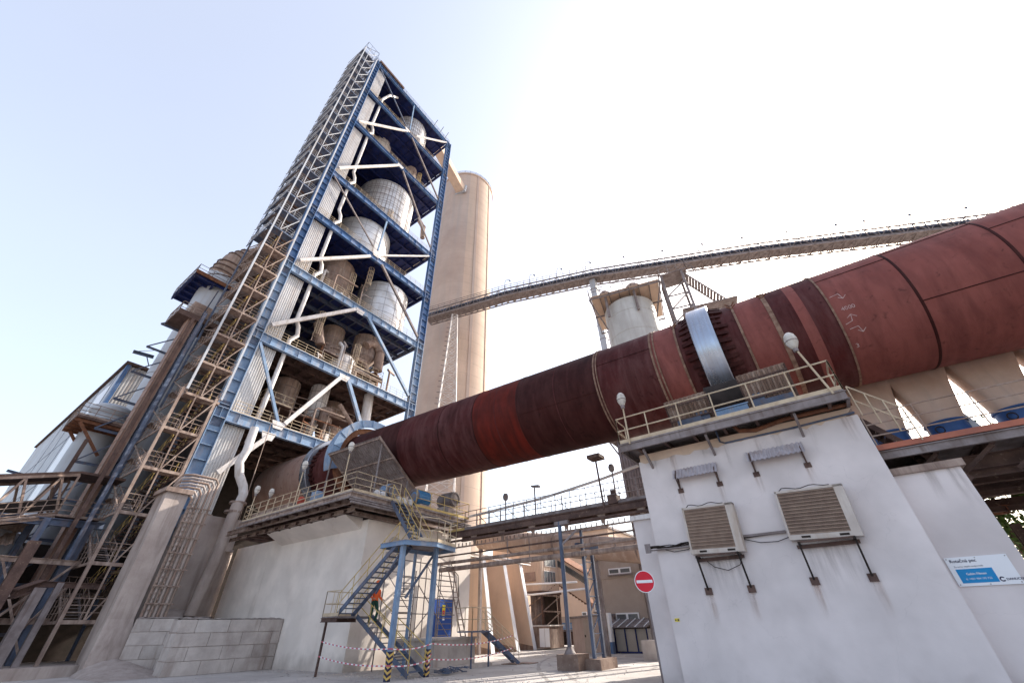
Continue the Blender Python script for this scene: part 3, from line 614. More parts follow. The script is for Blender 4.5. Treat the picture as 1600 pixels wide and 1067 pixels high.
t = thing('cable_tray', 'bundle of dark cables running along the white pier below the air conditioners', 'cable tray', (16.3, 5.4, 3.9))
b = MB(); rnd = random.Random(3)
for k in range(9):
    pts = [(16.28+rnd.random()*.08, 5.45-j*.42, 3.98+rnd.random()*.1-.02*math.sin(j)) for j in range(5)]; b.tube(pts, .014, 5)
b.build('cable', M_dark, t)
b = MB(); b.box(16.24, 16.38, 3.8, 5.5, 3.92, 3.95); b.box(16.2, 16.24, 5.3, 5.5, 3.85, 4.15); b.box(16.3, 16.39, .9, 2.2, 4.02, 4.09); b.build('tray', M_steel, t)
b = MB(); b.tube([(16.33, 2.3, 4.0), (16.33, .9, 4.05)], .02, 5); b.tube([(16.33, 2.2, 3.98), (16.33, 1.7, 3.82), (16.33, 1.2, 3.8), (16.33, .8, 3.9)], .012, 5)
b.tube([(16.3, 3.6, 3.55), (16.3, 3.3, 3.25), (16.3, 2.9, 3.12), (16.3, 2.5, 3.25), (16.3, 2.35, 3.5)], .012, 5); b.tube([(16.33, 4.9, 3.95), (16.33, 4.5, 3.82), (16.33, 4.0, 3.85), (16.33, 3.8, 3.95)], .012, 5)
b.build('loose_cable', M_dark, t)
b = MB(); b.tube([aX(*p, 16.36) for p in ((1118, 672), (1125, 690), (1133, 692), (1240, 668), (1335, 644))], .035, 7)
one(b, 'conduit_pipe', M_bsteel, 'grey blue conduit bent under the pier platform edge', 'pipe')
b = MB(); b.tube([aX(*p, 16.3) for p in ((1145, 665), (1155, 673), (1180, 672), (1225, 655), (1330, 630))], .075, 9)
one(b, 'rusty_pipe', M_rust, 'thicker rusty pipe sagging between pier top and platform', 'pipe')
# small yellow sticker
t = thing('warning_sticker', 'small yellow sticker low on the white pier', 'sticker', tuple(aX(1058, 968, 16.398)))
p = aX(1058, 968, 16.398)
b = MB(); b.box(16.392, 16.398, p.y-.08, p.y+.08, p.z-.045, p.z+.045); b.build('plate', M_yel, t)
b = MB(); b.box(16.388, 16.3915, p.y-.065, p.y-.015, p.z-.025, p.z+.025); b.box(16.388, 16.3915, p.y+.02, p.y+.065, p.z-.02, p.z+.015); b.build('symbol', M_ink, t)
# notice board
nb = thing('notice_board', 'white and blue notice board screwed to the lower wall at the right edge', 'sign', (16.98, -2.4, 2.3))
tl, tr, bl, br = aX(1473, 872, 16.99), aX(1571.5, 864.5, 16.99), aX(1500, 916.5, 16.99), aX(1600, 911, 16.99)
Yl = (tl.y+bl.y)/2; Zt = (tl.z+tr.z)/2; Zb = (bl.z+br.z)/2; Wd = Yl-(tr.y+br.y)/2; Hd = Zt-Zb
b = MB(); b.box(16.96, 16.995, Yl-Wd, Yl, Zb, Zt); b.build('panel', M_signw, nb)
ex, ey = V((0, -1, 0)), V((0, 0, 1))
def nbp(u, v, off=0): return V((16.96-off, Yl-u*Wd, Zt-v*Hd))
b = MB(); b.add([nbp(.085, .42, .003), nbp(.085, .9, .003), nbp(.665, .9, .003), nbp(.665, .42, .003)], [(0, 1, 2, 3)]); b.build('blue_field', M_signb, nb)
flat_text('Rotačná pec', .105, nbp(.06, .19, 0), ex, ey, M_ink, 'lettering', nb, bold=.006)
flat_text('Za tento objekt zodpovedá:', .052, nbp(.085, .36, 0), ex, ey, M_ink, 'lettering', nb)
flat_text('Gabin Filman', .075, nbp(.375, .63, 0), ex, ey, M_signw, 'lettering', nb, off=.007, align='CENTER', bold=.003)
flat_text('tl. +421 904 195 722', .06, nbp(.375, .79, 0), ex, ey, M_signw, 'lettering', nb, off=.007, align='CENTER')
flat_text('DANUCEM', .072, nbp(.775, .865, 0), ex, ey, M_ink, 'lettering', nb, bold=.004)
b = MB(); c_ = nbp(.722, .82, .004); vs = []; n_ = 26
for i in range(n_+1):
    a = R(35+290*i/n_)
    for rr in (.03, .056): vs.append(c_+ex*(rr*math.cos(a))+ey*(rr*math.sin(a)))
b.add(vs, [(2*i, 2*i+1, 2*i+3, 2*i+2) for i in range(n_)]); b.build('emblem', M_ink, nb)
b = MB()
for u, v in ((.03, .06), (.5, .05), (.97, .06), (.5, .96), (.97, .94), (.03, .94)): b.lathe(nbp(u, v, 0), [(.001, -.008), (.012, -.008), (.012, 0)], 10, 'x')
b.build('screw', M_steel, nb)
# no entry sign
ns = thing('no_entry_sign', 'round red no entry sign with white bar on a thin post', 'road sign', (14.6, 5.2, 0))
sp_ = aX(1007, 908, 14.6); D_ = .31
nrm = (C0-sp_); nrm.z = 0; nrm.normalize(); ex_ = V((0, 0, 1)).cross(nrm).normalized(); ex_ = (ex_*.96+V((0, 0, .0))).normalized()
def disc(mb, c, r, o0, o1, n_=40):
    vs = [c+ex_*(r*math.cos(2*math.pi*k/n_))+V((0, 0, r*math.sin(2*math.pi*k/n_)))+nrm*o for o in (o0, o1) for k in range(n_)]
    mb.add(vs, [tuple(range(n_)), tuple(range(n_, 2*n_))]+[(k, (k+1) % n_, n_+(k+1) % n_, n_+k) for k in range(n_)])
b = MB(); disc(b, sp_, D_, -.02, 0); b.build('rim', M_signw, ns)
b = MB(); disc(b, sp_, D_*.93, .002, .005); b.build('red_disc', M_red, ns)
b = MB(); b.prism([sp_+ex_*(i*D_*.8)+V((0, 0, j*.04))+nrm*.007 for i, j in ((-1, -1), (1, -1), (1, 1), (-1, 1))], nrm*.003); b.build('white_bar', M_signw, ns)
b = MB(); b.tube([(sp_.x-nrm.x*.05, sp_.y-nrm.y*.05, 0), (sp_.x-nrm.x*.05, sp_.y-nrm.y*.05, sp_.z+.25)], .03, 8); b.build('post', M_steel, ns)
ns.location = (sp_.x, sp_.y, 0)
for ch in ns.children: ch.data.transform(Matrix.Translation((14.6-sp_.x, 5.2-sp_.y, 0)))
# ------------------------------------------------------------------ fan platform right of the pier
fp = thing('fan_platform', 'long steel walkway with orange edge and railing under the kiln at right', 'walkway', (17, -3, 6.2))
FZ = 6.2
b = MB(); b.box(17.1, 25, -20, -2.45, FZ-.06, FZ); b.build('deck', M_steel, fp)
b = MB(); b.box(17.0, 17.08, -20, -2.4, FZ-.08, FZ+.09); b.build('toe_board', M_orange, fp)
b = MB(); b.ibeam((17.08, -20, FZ-.24), (17.08, -2.4, FZ-.24), .14, .26); b.build('edge_beam', M_steel, fp)
b = MB()
for y in np.arange(-20, -2.5, 1.25): b.ibeam((17.2, y, FZ-.25), (25, y, FZ-.25), .14, .26); b.beam((17.3, y, FZ-.4), (17.9, y+.9, FZ-1.0), .07, .1)
for x in (18.2, 20.5, 23): b.ibeam((x, -20, FZ-.62), (x, -2.5, FZ-.62), .2, .4)
b.build('joist', M_brownst, fp)
b = MB(); rail(b, [(17.04, -2.5, FZ), (17.04, -20, FZ)], h=1.15, sp=1.35, r=.022, toe=False, mids=(.4, .78)); b.build('railing', M_brown, fp)
b = MB()
for k, z in enumerate((5.3, 5.15, 5.0)): b.ibeam((18.4+k*2.6, -22, z), (18.4+k*2.6, -4.2, z), .16, .2)
for y in np.arange(-20, -4, 2.2): b.beam((18.4, y, 5.3), (23.2, y+1.5, 5.3), .07, .07)
b.build('truss_beam', M_brownst, fp)
b = MB(); flight(b, None, (17.6, -4.2, 5.0), (17.6, -2.5, 7.4), .8, (1, 0, 0)); b.build('ladder', M_brownst, fp)
b = MB(); rail(b, [(16.9, -2.55, 7.3), (17.0, -3.6, 6.2)], sp=.6, toe=False); b.build('stair_rail', M_rail, fp)
b = MB()
for y in (-9.9, -15, -19.5): b.ibeam((19, y, 0), (19, y, 6), .3, .3); b.ibeam((24.5, y, 0), (24.5, y, 6), .3, .3)
b.build('column', M_brownst, fp)
# cooling fans under the kiln
def fan(y, r, label):
    FX = 23.3; y = y*FX/22
    t = thing('cooling_fan', label, 'fan', (FX, y, FZ), 'shell cooling fans below the kiln')
    b = MB(); b.lathe((FX, y, FZ), [(.001, .9), (r, .9), (r, 2.05), (r+.06, 2.05), (r+.06, 2.12), (r, 2.12)], 32); b.lathe((FX, y, FZ), [(r+.05, .88), (r+.05, .95), (r, .95)], 32); b.build('drum', M_drum, t)
    b = MB(); n_ = 40; z0, z1 = FZ+2.12, FZ+4.7; vs = []; lv = 8   # round to oblong hood
    for j in range(lv+1):
        f = j/lv
        for k in range(n_):
            a = 2*math.pi*k/n_; cr, sr = math.cos(a), math.sin(a); q = 1/max(abs(cr), abs(sr))
            rx = cr*r*(1-f)+cr*q*.5*f; ry = sr*r*(1-f)+sr*q*(r+.45)*f
            vs.append((FX+rx, y+ry, z0+(z1-z0)*f))
    b.add(vs, [(j*n_+k, j*n_+(k+1) % n_, (j+1)*n_+(k+1) % n_, (j+1)*n_+k) for j in range(lv) for k in range(n_)], True); b.build('hood', M_hood, t)
    b = MB()
    for k in range(4):
        a = R(45+90*k); b.beam((FX+math.cos(a)*r, y+math.sin(a)*r, FZ), (FX+math.cos(a)*r, y+math.sin(a)*r, FZ+.95), .08)
    b.build('leg', M_bsteel, t)
    b = MB(); q = V((FX-r*.75, y+r*.6, FZ+1.75)); pts = [q+V((-.1, .14*math.cos(a), .14*math.sin(a))) for a in [R(i*30) for i in range(13)]]; b.tube(pts, .022, 6); b.build('handle', M_dark, t)
    b = MB()
    for zz, dy in ((2.9, r+.2), (2.2, r+.1)): b.tube([V((FX, y-dy, FZ+zz))+V((0, -.07+.07*math.cos(R(i*40)), .07*math.sin(R(i*40)))) for i in range(10)], .015, 5)
    b.build('lifting_ring', M_steel, t)
M_drum = mat('dark_blue_drum', (.02, .07, .22), (.015, .05, .15), scale=2, rough=.5, bump=.05)
M_hood = mat('beige_hood_sheet', (.50, .37, .30), (.40, .28, .22), scale=.6, streak=(.38, .29, .24), rough=.6, bump=.03)
for i, y in enumerate((-3.75, -5.55, -7.55, -9.6, -11.6)):
    fan(y, .66, ['beige cooling fan hood on blue drum nearest the white pier', 'second beige cooling fan hood from the white pier', 'third beige cooling fan hood from the white pier', 'fourth beige cooling fan hood, cut by the right picture edge', 'farthest right beige cooling fan hood'][i])
t = thing('fan_duct', 'slanting grey sheet duct between the second and third cooling fan', 'duct', (23, -6.6, FZ))
b = MB(); b.prism([(23.2, -6.0, FZ+3.3), (23.2, -6.25, FZ+3.4), (23.2, -7.1, FZ+.8), (23.2, -6.7, FZ+.8)], (.8, 0, 0)); b.build('casing', M_greyp, t)
b = MB(); b.box(22.8, 24, -7.2, -6.5, FZ, FZ+.8); b.build('base', M_steel, t)
# open brown shed far right
sh_ = thing('open_shed', 'brown steel shed roof with many purlins seen from below at right', 'shed', (27, -14, 0))
b = MB(); 
for k in range(20):
    x = 24+k*1.1; z = 5.25+k*.17; b.beam((x, -40, z), (x, -5.2, z), .14, .2)
b.build('purlin', M_brownst, sh_)
b = MB()
for y in np.arange(-38, -5, 3.2): b.ibeam((23.5, y, 4.95), (46, y, 8.4), .2, .3); b.beam((24, y, 4.9), (27, y+1.5, 5.3), .09)
b.build('rafter', M_rust, sh_)
b = MB(); b.corr((23.5, -5.2, 5.42), (0, -35, 0), (22.5, 0, 3.48), 90, .05); b.build('roof_sheet', M_brown, sh_)
b = MB()
for y in (-6, -14, -22, -30): b.ibeam((24, y, 0), (24, y, 4.5), .25, .25); b.ibeam((45, y, 0), (45, y, 6.6), .25, .25)
b.build('column', M_brownst, sh_)
def tree(pos, h, r, label, seed, group='trees behind the shed', name='broadleaf_tree'):
    rn = random.Random(seed); t = thing(name, label, 'tree', pos, group); p = V(pos); b = MB()
    b.tube([p, p+V((.1, .1, h*.3)), p+V((-.1, .2, h*.6))], [.03*h, .024*h, .012*h], 9); tips = []
    for k in range(9):
        a = rn.random()*6.28; st = p+V((0, .1, h*(.3+.35*rn.random()))); e = st+V((math.cos(a)*r*.7, math.sin(a)*r*.7, h*.22*rn.random()+.1*h)); b.tube([st, st.lerp(e, .5)+V((0, 0, .2)), e], [.01*h, .007*h, .003*h], 6); tips.append(e)
    b.build('trunk', M_bark, t); b = MB(); cl = []
    for k in range(60):
        u = V((rn.gauss(0, 1), rn.gauss(0, 1), rn.gauss(0, .8))).normalized()*(.45+.55*rn.random()); cl.append(p+V((0, 0, h*.68))+V((u.x*r, u.y*r, u.z*h*.34)))
    for c in cl+tips:
        for k in range(75):
            q = c+V((rn.gauss(0, .17*r), rn.gauss(0, .17*r), rn.gauss(0, .13*r))); s_ = .10+.14*rn.random()
            a = V((rn.gauss(0, 1), rn.gauss(0, 1), rn.gauss(0, 1))).normalized(); c2 = a.orthogonal().normalized(); d2 = a.cross(c2)
            b.add([q-c2*s_, q-d2*s_*.6, q+c2*s_, q+d2*s_*.6], [(0, 1, 2, 3)])
    b.build('crown', M_leaf, t)
tree((47, -11.5, 0), 13.5, 4, 'green leafy tree seen between the brown beams beside the white wall', 1)
tree((48, -17.5, 0), 14, 4, 'green leafy tree behind the beams at the right picture edge', 2)
# ------------------------------------------------------------------ preheater tower
TY, TB = 40.0, 55.0; TX0, TX1 = 11.35, 32.6
LV = [18.4, 27.3, 37.6, 48.0, 57.8, 73.4, 85.5, 97.6]
LBL = {}
tw = thing('preheater_tower', 'tall open blue steel tower holding the silver cyclones', 'tower', (11.3, 40, 0))
def column(xc, yc, wd, name='column', z1=98, z0=0):
    b = MB(); x0, x1 = xc-wd/2, xc+wd/2
    b.box(x0+.06, x1-.06, yc+.2, yc+.26, z0, z1)
    for x in (x0, x1-.07): b.box(x, x+.07, yc-.12, yc+.5, z0, z1)
    z = z0+.8
    while z < z1: b.box(x0+.07, x1-.07, yc-.06, yc+.2, z, z+.05); z += 1.28
    for L_ in LV:
        if not z0 < L_-.5 < z1: continue
        for zz in (L_-.95, L_-.02): b.box(x0+.07, x1-.07, yc-.1, yc+.2, zz, zz+.06)
        b.box(xc-.02, xc+.02, yc-.08, yc+.2, L_-.95, L_)
    b.build(name, M_blue if z0 > 1 else M_blueL, tw)
for za_, zb_ in ((0, 37.6), (37.601, 98)): column(11.33, TY, 1.15, z1=zb_, z0=za_); column(32.65, TY, 1.25, z1=zb_, z0=za_)
for xc in (11.33, 32.65):
    b = MB()
    for L_ in LV:
        for dz in (-1.5, -1.25, .3, .55):
            for dx in (-.3, -.1, .1, .3): b.box(xc+dx-.04, xc+dx+.04, TY+.12, TY+.2, L_+dz-.04, L_+dz+.04)
        b.box(xc-.42, xc+.42, TY+.14, TY+.197, L_-1.7, L_-1.05); b.box(xc-.42, xc+.42, TY+.14, TY+.197, L_+.1, L_+.75)
    b.build('splice_plate', M_bsteel, tw)
for xc in (11.4, 32.6):
    b = MB(); b.ibeam((xc, TB, 0), (xc, TB, 98), .8, .9, .06, upv=(0, 1, 0)); b.build('rear_column', M_blue, tw)
def girder(z, dp, k):
    b = MB(); x0, x1 = 11.9, 32.03
    b.box(x0, x1, TY+.16, TY+.2, z-dp, z-.06); b.box(x0, x1, TY-.02, TY+.4, z-.06, z); b.box(x0, x1, TY-.02, TY+.4, z-dp-.06, z-dp)
    x = x0+1.0
    while x < x1: b.box(x, x+.04, TY+.02, TY+.16, z-dp, z-.06); x += 1.55
    b.build('girder', M_blueL if z < 40 else M_blue, tw)
for k, z in enumerate(LV):
    girder(z, 1.0 if z < 60 else .8, k)
    b = MB(); b.box(14.6, 32.2, TY+.42, TB-.3, z-.22, z-.12); b.box(11.6, 14.58, TY+.9, TB-.3, z-.22, z-.12)
    b.build('floor_deck', M_navy if z > 30 else M_brownst, tw)
    b = MB()
    for y in np.arange(TY+2.5, TB, 2.5): b.ibeam((11.9, y, z-.5), (32.4, y, z-.5), .25, .55)
    for x in np.arange(13.5, 32, 1.6): b.ibeam((x, TY+.5, z-.36), (x, TB-.3, z-.36), .1, .25)
    b.ibeam((32.45, TY+.6, z-.5), (32.45, TB-.5, z-.5), .25, .75); b.ibeam((11.6, TY+.6, z-.5), (11.6, TB-.5, z-.5), .25, .75)
    b.ibeam((11.9, TB, z-.5), (32.2, TB, z-.5), .25, .75)
    b.build('floor_joist', M_navy if z > 45 else M_bsteel if z > 30 else M_brownst, tw)
    if z < 97:
        b = MB(); rail(b, [(12.2, TY+.12, z), (32.0, TY+.12, z), ], sp=1.1, r=.026, mids=(.4, .75)); rail(b, [(32.4, TY+.8, z), (32.4, TB-.6, z)], sp=1.6, r=.03); b.build('railing', M_rail, tw)
b = MB(); rail(b, [(11, TY, 97.7), (32.6, TY, 97.7), (32.6, TB, 97.7)], sp=2, r=.03); b.build('roof_railing', M_bsteel, tw)
b = MB(); b.box(11.6, 18, TY-.3, TY+2, 97.9, 98.5); b.build('roof_ledge', M_brownst, tw)
b = MB()
for k, xx in enumerate((27.5, 29.5, 31.2)): b.tube([(xx, TY+.2, 97.6), (xx+.3, TY-.6, 100.2)], .1, 6)
b.build('roof_stub', M_bsteel, tw)
def brace(p, q, w=.34, mt=None, yy=TY+.0):
    a, c = aY(*p, yy), aY(*q, yy); b = MB(); b.beam((a.x, yy+.1, a.z), (c.x, yy+.1, c.z), w, w*.9, upv=(0, 1, 0)); b.build('brace', mt or M_white, tw)
for p, q, w_, mt in [((596, 109), (637, 201), .22, M_bsteel), ((561, 189), (637, 205), .34, None), ((651, 212), (699, 223), .3, None), ((647.6, 165), (641, 203), .22, M_blueL),
    ((644, 215), (685, 310), .3, M_steel), ((530, 262), (623, 258), .36, None), ((630, 267), (662, 358), .3, M_steel), ((523, 275), (584, 385), .2, M_steel), ((654, 340), (673, 386), .25, M_steel),
    ((605, 346), (591, 391), .25, M_blueL), ((469, 406), (579, 400), .38, None), ((600, 399), (671, 400), .25, None), ((597, 413), (653, 526), .34, M_steel), ((425, 507), (556, 483), .42, None),
    ((576, 496), (639, 618), .38, M_blueL), ((407, 534), (435, 659), .26, M_blueL), ((445, 662), (532, 590), .42, None), ((545, 595.5), (567, 672), .4, M_blueL), ((340, 738), (419, 682), .42, None)]:
    brace(p, q, w_, mt)
for p in ((435, 664), (419, 681), (538, 590), (637, 203), (626, 260), (588, 398), (563, 487)):
    a = aY(*p, TY); b = MB(); b.prism([(a.x-.7, TY-.02, a.z+.35), (a.x-.45, TY-.02, a.z-.4), (a.x+.45, TY-.02, a.z-.4), (a.x+.7, TY-.02, a.z+.35)], (0, .06, 0)); b.build('gusset_plate', M_white if p[1] > 100 else M_blue, tw)
# side braces on the right flank and near-black rear wall added to keep the inside dark
b = MB()
for z0, z1 in zip(LV, LV[1:]): b.beam((32.6, TY+.6, z0), (32.6, TB, z1-1), .25, .25); 
b.build('side_brace', M_steel, tw)
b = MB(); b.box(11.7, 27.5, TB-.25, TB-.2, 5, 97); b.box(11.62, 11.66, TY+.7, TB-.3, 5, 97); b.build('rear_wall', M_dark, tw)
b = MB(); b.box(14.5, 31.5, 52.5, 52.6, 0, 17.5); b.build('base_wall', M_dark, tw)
prev = 9.8
for z in LV:
    b = MB(); b.corr((13.95, TY+.62, prev), (-2.0, 0, 0), (0, 0, z-1.05-prev), 9, .08); b.build('cladding_panel', M_clad, tw); prev = z+.02
b = MB(); b.box(12.0, 14.0, TY+.4, TY+1.4, 8.5, 9.78); b.build('cladding_kerb', M_tan, tw)
# white down pipe in front of the tower opening
dp = thing('dust_pipe', 'long white pipe with offsets running up inside the tower beside the ribbed cladding', 'pipe', (14.9, 41, 5))
pts = [V((14.55, TY+.65, 16.2)), V((14.75, TY+.65, 22))]
for z in LV[1:6]:
    pts += [V((14.8, TY+.65, z-.3)), V((14.8, TY+.65, z+.9)), V((15.4, TY+.65, z+1.9)), V((15.2, TY+.65, z+3.0)), V((14.75, TY+.65, z+3.8))]
pts += [V((14.9, TY+.65, 84)), V((14.9, TY+.65, 88)), V((16, TY+.65, 92)), V((18, TY+1.5, 96))]
b = MB(); b.tube(pts, .24, 12); b.build('pipe', M_white, dp)
dq = thing('down_pipe', 'dusty white drain pipe with bends coming down to the block wall', 'pipe', (14.3, 38, 2.5))
b = MB(); b.tube([aY(*p, 38.2) for p in ((398, 668), (386, 703), (374, 722), (374, 742), (380, 760), (380, 772), (371, 790))], .34, 12); b.build('upper_pipe', M_white, dq)
b = MB(); b.tube([aY(*p, 37.6) for p in ((372, 786), (333, 882), (318, 914), (296, 962))], [.42, .42, .40, .38], 12); b.build('lower_pipe', M_conc, dq)
b = MB()
for p in ((372, 786), (364, 800)): c = aY(*p, 37.8); b.lathe(c, [(.4, -.08), (.62, -.08), (.62, .08), (.4, .08)], 16)
b.build('flange', M_tan, dq)
rn = random.Random(77)
for fi, (zf, lb, npp) in enumerate(((18.4, 'tangle of dusty pipes and stubs on the lowest tower floor', 26), (27.3, 'tangle of dusty pipes and stubs on the second tower floor', 24), (37.6, 'few dusty pipes and boxes on the third tower floor', 14), (48.0, 'few dusty pipes on the fourth tower floor', 8), (57.8, 'few dusty pipes on the fifth tower floor', 8))):
    t = thing('pipework', lb, 'pipework', (22, 42, zf))
    for k in range(npp):
        x, y = rn.uniform(16.5, 31), rn.uniform(41.2, 44); r_ = rn.choice((.07, .1, .16, .25)); z = zf; hgt = rn.uniform(1, 5.5); kind = rn.random(); b = MB()
        if kind < .45: b.tube([(x, y, z), (x, y, z+hgt), (x+rn.uniform(-.4, .4), y+.3, z+hgt+.5), (x+rn.uniform(-2, 2), y+1, z+hgt+.6)], r_, 9)
        elif kind < .7: L_ = rn.uniform(1.5, 5); zz = z+rn.uniform(.3, 4); b.tube([(x, y, z), (x, y, zz), (x+.2, y, zz+.2), (x+L_, y, zz+.3)], r_*.8, 8)
        elif kind < .85: b.lathe((x, y, z), [(.001, 0), (.5, 0), (.55, .1), (.55, 1.1), (.4, 1.3), (.2, 1.5), (.2, 2.2), (.001, 2.2)], 16)
        else: w_ = rn.uniform(.4, 1); b.box(x, x+w_, y, y+w_, z, z+rn.uniform(.8, 2)); b.box(x-.05, x+w_+.05, y-.05, y+w_+.05, z+.4, z+.5)
        b.build1(['pipe', 'pipe', 'stub', 'box'][0 if kind < .45 else 1 if kind < .7 else 2 if kind < .85 else 3], rn.choice((M_tan, M_brown, M_white, M_steel, M_rust)), t)
b = MB(); a_, c_ = aY(420, 700, 39.6), aY(408, 796, 39.6); b.tube([(15.6, 39.7, 18.3), (15.4, 38.6, 9.4)], .035, 5); one(b, 'hanging_rope', M_tan, 'thin rope hanging from the lowest tower beam to the platform corner', 'rope')
# cyclones
def vessel(px, py, D, r, h, kind, mt, label, dome=.45, cone=0, grid=False, cat='cyclone', name='cyclone', at=None):
    c = V(at); t = thing(name, label, cat, (c.x, c.y, c.z)); n_ = 36
    b = MB(); b.lathe(c, [(.001, 0), (r, 0), (r, h)], n_); b.build('shell', mt, t)
    b = MB(); b.lathe(c+V((0, 0, h)), [(r*math.cos(a), r*dome*math.sin(a)) for a in [R(9*i) for i in range(11)]], n_, sharp=False); b.build('dome', mt, t)
    if cone: b = MB(); b.lathe(c, [(r, 0), (r*.3, -cone), (r*.3, -cone-1)], n_); b.build('cone', mt, t)
    b = MB()
    for i in range(int(h/1.3)+1): z = min(h, i*1.3); b.lathe(c+V((0, 0, z)), [(r+.004, -.03), (r+.03, 0), (r+.004, .03)], n_)
    for k in range(14):
        a = 2*math.pi*k/14+.2; e = V((math.cos(a)*(r+.01), math.sin(a)*(r+.01), 0)); b.beam(c+e, c+e+V((0, 0, h)), .03, .03)
        q = [c+V((0, 0, h))+V((math.cos(a)*r*math.cos(f)*1.004, math.sin(a)*r*math.cos(f)*1.004, r*dome*math.sin(f)*1.004)) for f in [R(15*i) for i in range(6)]]; b.tube(q, .02, 4, cap=False)
    b.build('seam', M_steel, t)
    if grid:
        b = MB()
        for k in range(12):
            a = R(200+k*7); q = [c+V((math.cos(a)*(r+.12), math.sin(a)*(r+.12), zz)) for zz in (0, h*.5, h)]; b.tube(q, .035, 5)
        for i in range(7):
            z = h*i/6; b.tube([c+V((math.cos(R(200+7*k))*(r+.12), math.sin(R(200+7*k))*(r+.12), z)) for k in range(12)], .035, 5)
        b.build('access_grid', M_steel, t)
    return t
VS = [(24.8, 45, 3.9, 85.5, 97.1, .45, 'S', 1, 'topmost silver cyclone under the tower roof'), (20.2, 47, 2.2, 73.4, 87.6, .6, 'W', 0, 'small dull dome peeping over the sixth floor beam'),
 (27.4, 45, 1.2, 73.4, 84.0, .5, 'T', 0, 'small tan vessel behind the yellow caged ladder high in the tower'), (24.6, 46.6, 5.3, 57.8, 72.2, .55, 'S', 1, 'large silver cyclone with grid cladding in the middle of the tower'),
 (21.8, 45.8, 4.6, 48.0, 57.5, .4, 'S', 0, 'big shiny cyclone just below the gridded one'), (19.5, 46, 2.6, 39.8, 47.6, .3, 'B', 0, 'dull brown cyclone with cone at left on the fourth floor'),
 (27.5, 44.7, 3.9, 37.6, 47.0, .3, 'S', 0, 'white weathered round tank on the third floor behind railings'), (21.9, 46, 1.5, 29.2, 36.6, .2, 'B', 0, 'brown drum vessel at left on the second floor'),
 (23.0, 43.6, 1.75, 27.3, 31.7, .8, 'W', 0, 'white domed vessel on the second floor among pipes'), (26.2, 44.4, 1.7, 33.0, 36.8, .2, 'T', 0, 'cream round vessel right on the second floor'),
 (22.0, 45, 1.15, 23.2, 27.0, .3, 'W', 0, 'pale tapered cyclone hanging above the lowest floor'), (18.3, 46, 1.5, 22.6, 26.6, .3, 'B', 0, 'dusty brown cyclone left on the lowest floor'),
 (25.2, 47, 1.4, 22.6, 26.6, .3, 'B', 0, 'dusty brown cyclone right of the pale tapered one')]
for (x, y, r_, z0, zt_, dm, mk, gr, lb) in VS:
    h_ = zt_-z0-r_*dm; cn = 3.0 if z0 in (23.2, 22.6) else 1.9 if z0 in (39.8, 33.0, 29.2) else 0
    vessel(0, 0, 0, r_, h_, 0, {'S': M_silver, 'W': M_white, 'T': M_tan, 'B': M_brown}[mk], lb, dome=dm, cone=cn, grid=gr, at=(x, y, z0))
def ipipe(ps, D, r, mt, label, cat='duct', name='gas_duct'):
    b = MB(); P_ = [aY(*p, D) for p in ps]; b.tube(P_, r, 14)
    for p in P_[1:-1]: b.lathe(p, [(r+.01, -.06), (r+.09, -.06), (r+.09, .06), (r+.01, .06)], 16)
    return one(b, name, mt, label, cat)
ipipe([(572, 540), (580, 536), (590, 541), (594, 552), (590, 580)], 42.5, .62, M_brown, 'bent scorched duct elbow on the second floor')
ipipe([(497, 505), (500, 538)], 42.6, .55, M_tan, 'pale vertical duct beside the caged ladder on the second floor')
ipipe([(577, 615), (570, 660)], 42.2, .62, M_white, 'patched white vertical duct standing on the lowest floor')
ipipe([(530, 632), (552, 668)], 42, .28, M_tan, 'thin slanting pipe on the lowest floor')
ipipe([(512, 640), (506, 662)], 43, .8, M_tan, 'stubby pale duct at the foot of the tapered cyclone')
ipipe([(655, 345), (661, 355), (660, 372)], 42.5, .45, M_tan, 'curved tan pipe right of the big gridded cyclone')
ipipe([(555, 560), (568, 566), (576, 590)], 42.8, .4, M_brown, 'short brown pipe below the scorched elbow')
for i, (p, D) in enumerate((((574, 440), 42), ((545, 450), 42.5), ((495, 515), 42), ((551, 566), 41.8), ((652, 285), 42), ((606, 345), 41.5))):
    c = aY(*p, D); t = thing('caged_ladder', ['caged ladder in front of the white tank', 'caged ladder left of the white tank', 'caged ladder beside the pale duct on the second floor', 'short caged ladder on the white domed vessel', 'yellow caged ladder high in the tower', 'short caged ladder before the gridded cyclone'][i], 'ladder', tuple(c), 'caged ladders inside the tower')
    b = MB(); hh = 4.5
    for dx in (-.25, .25): b.tube([c+V((dx, 0, -1.8)), c+V((dx, 0, hh-1.8))], .04, 5)
    for k in range(15): b.tube([c+V((-.25, 0, -1.7+k*.3)), c+V((.25, 0, -1.7+k*.3))], .025, 4)
    b.build('ladder', M_tan, t); b = MB()
    for k in range(5): b.tube([c+V((.42*math.cos(R(a)), .42*math.sin(R(a))-.3, -.9+k*.85)) for a in range(0, 361, 30)], .028, 4)
    for a in (200, 235, 270, 305, 340): b.tube([c+V((.42*math.cos(R(a)), .42*math.sin(R(a))-.3, -.9)), c+V((.42*math.cos(R(a)), .42*math.sin(R(a))-.3, 2.5))], .028, 4)
    b.build('cage', M_rail if i != 4 else M_railY, t)
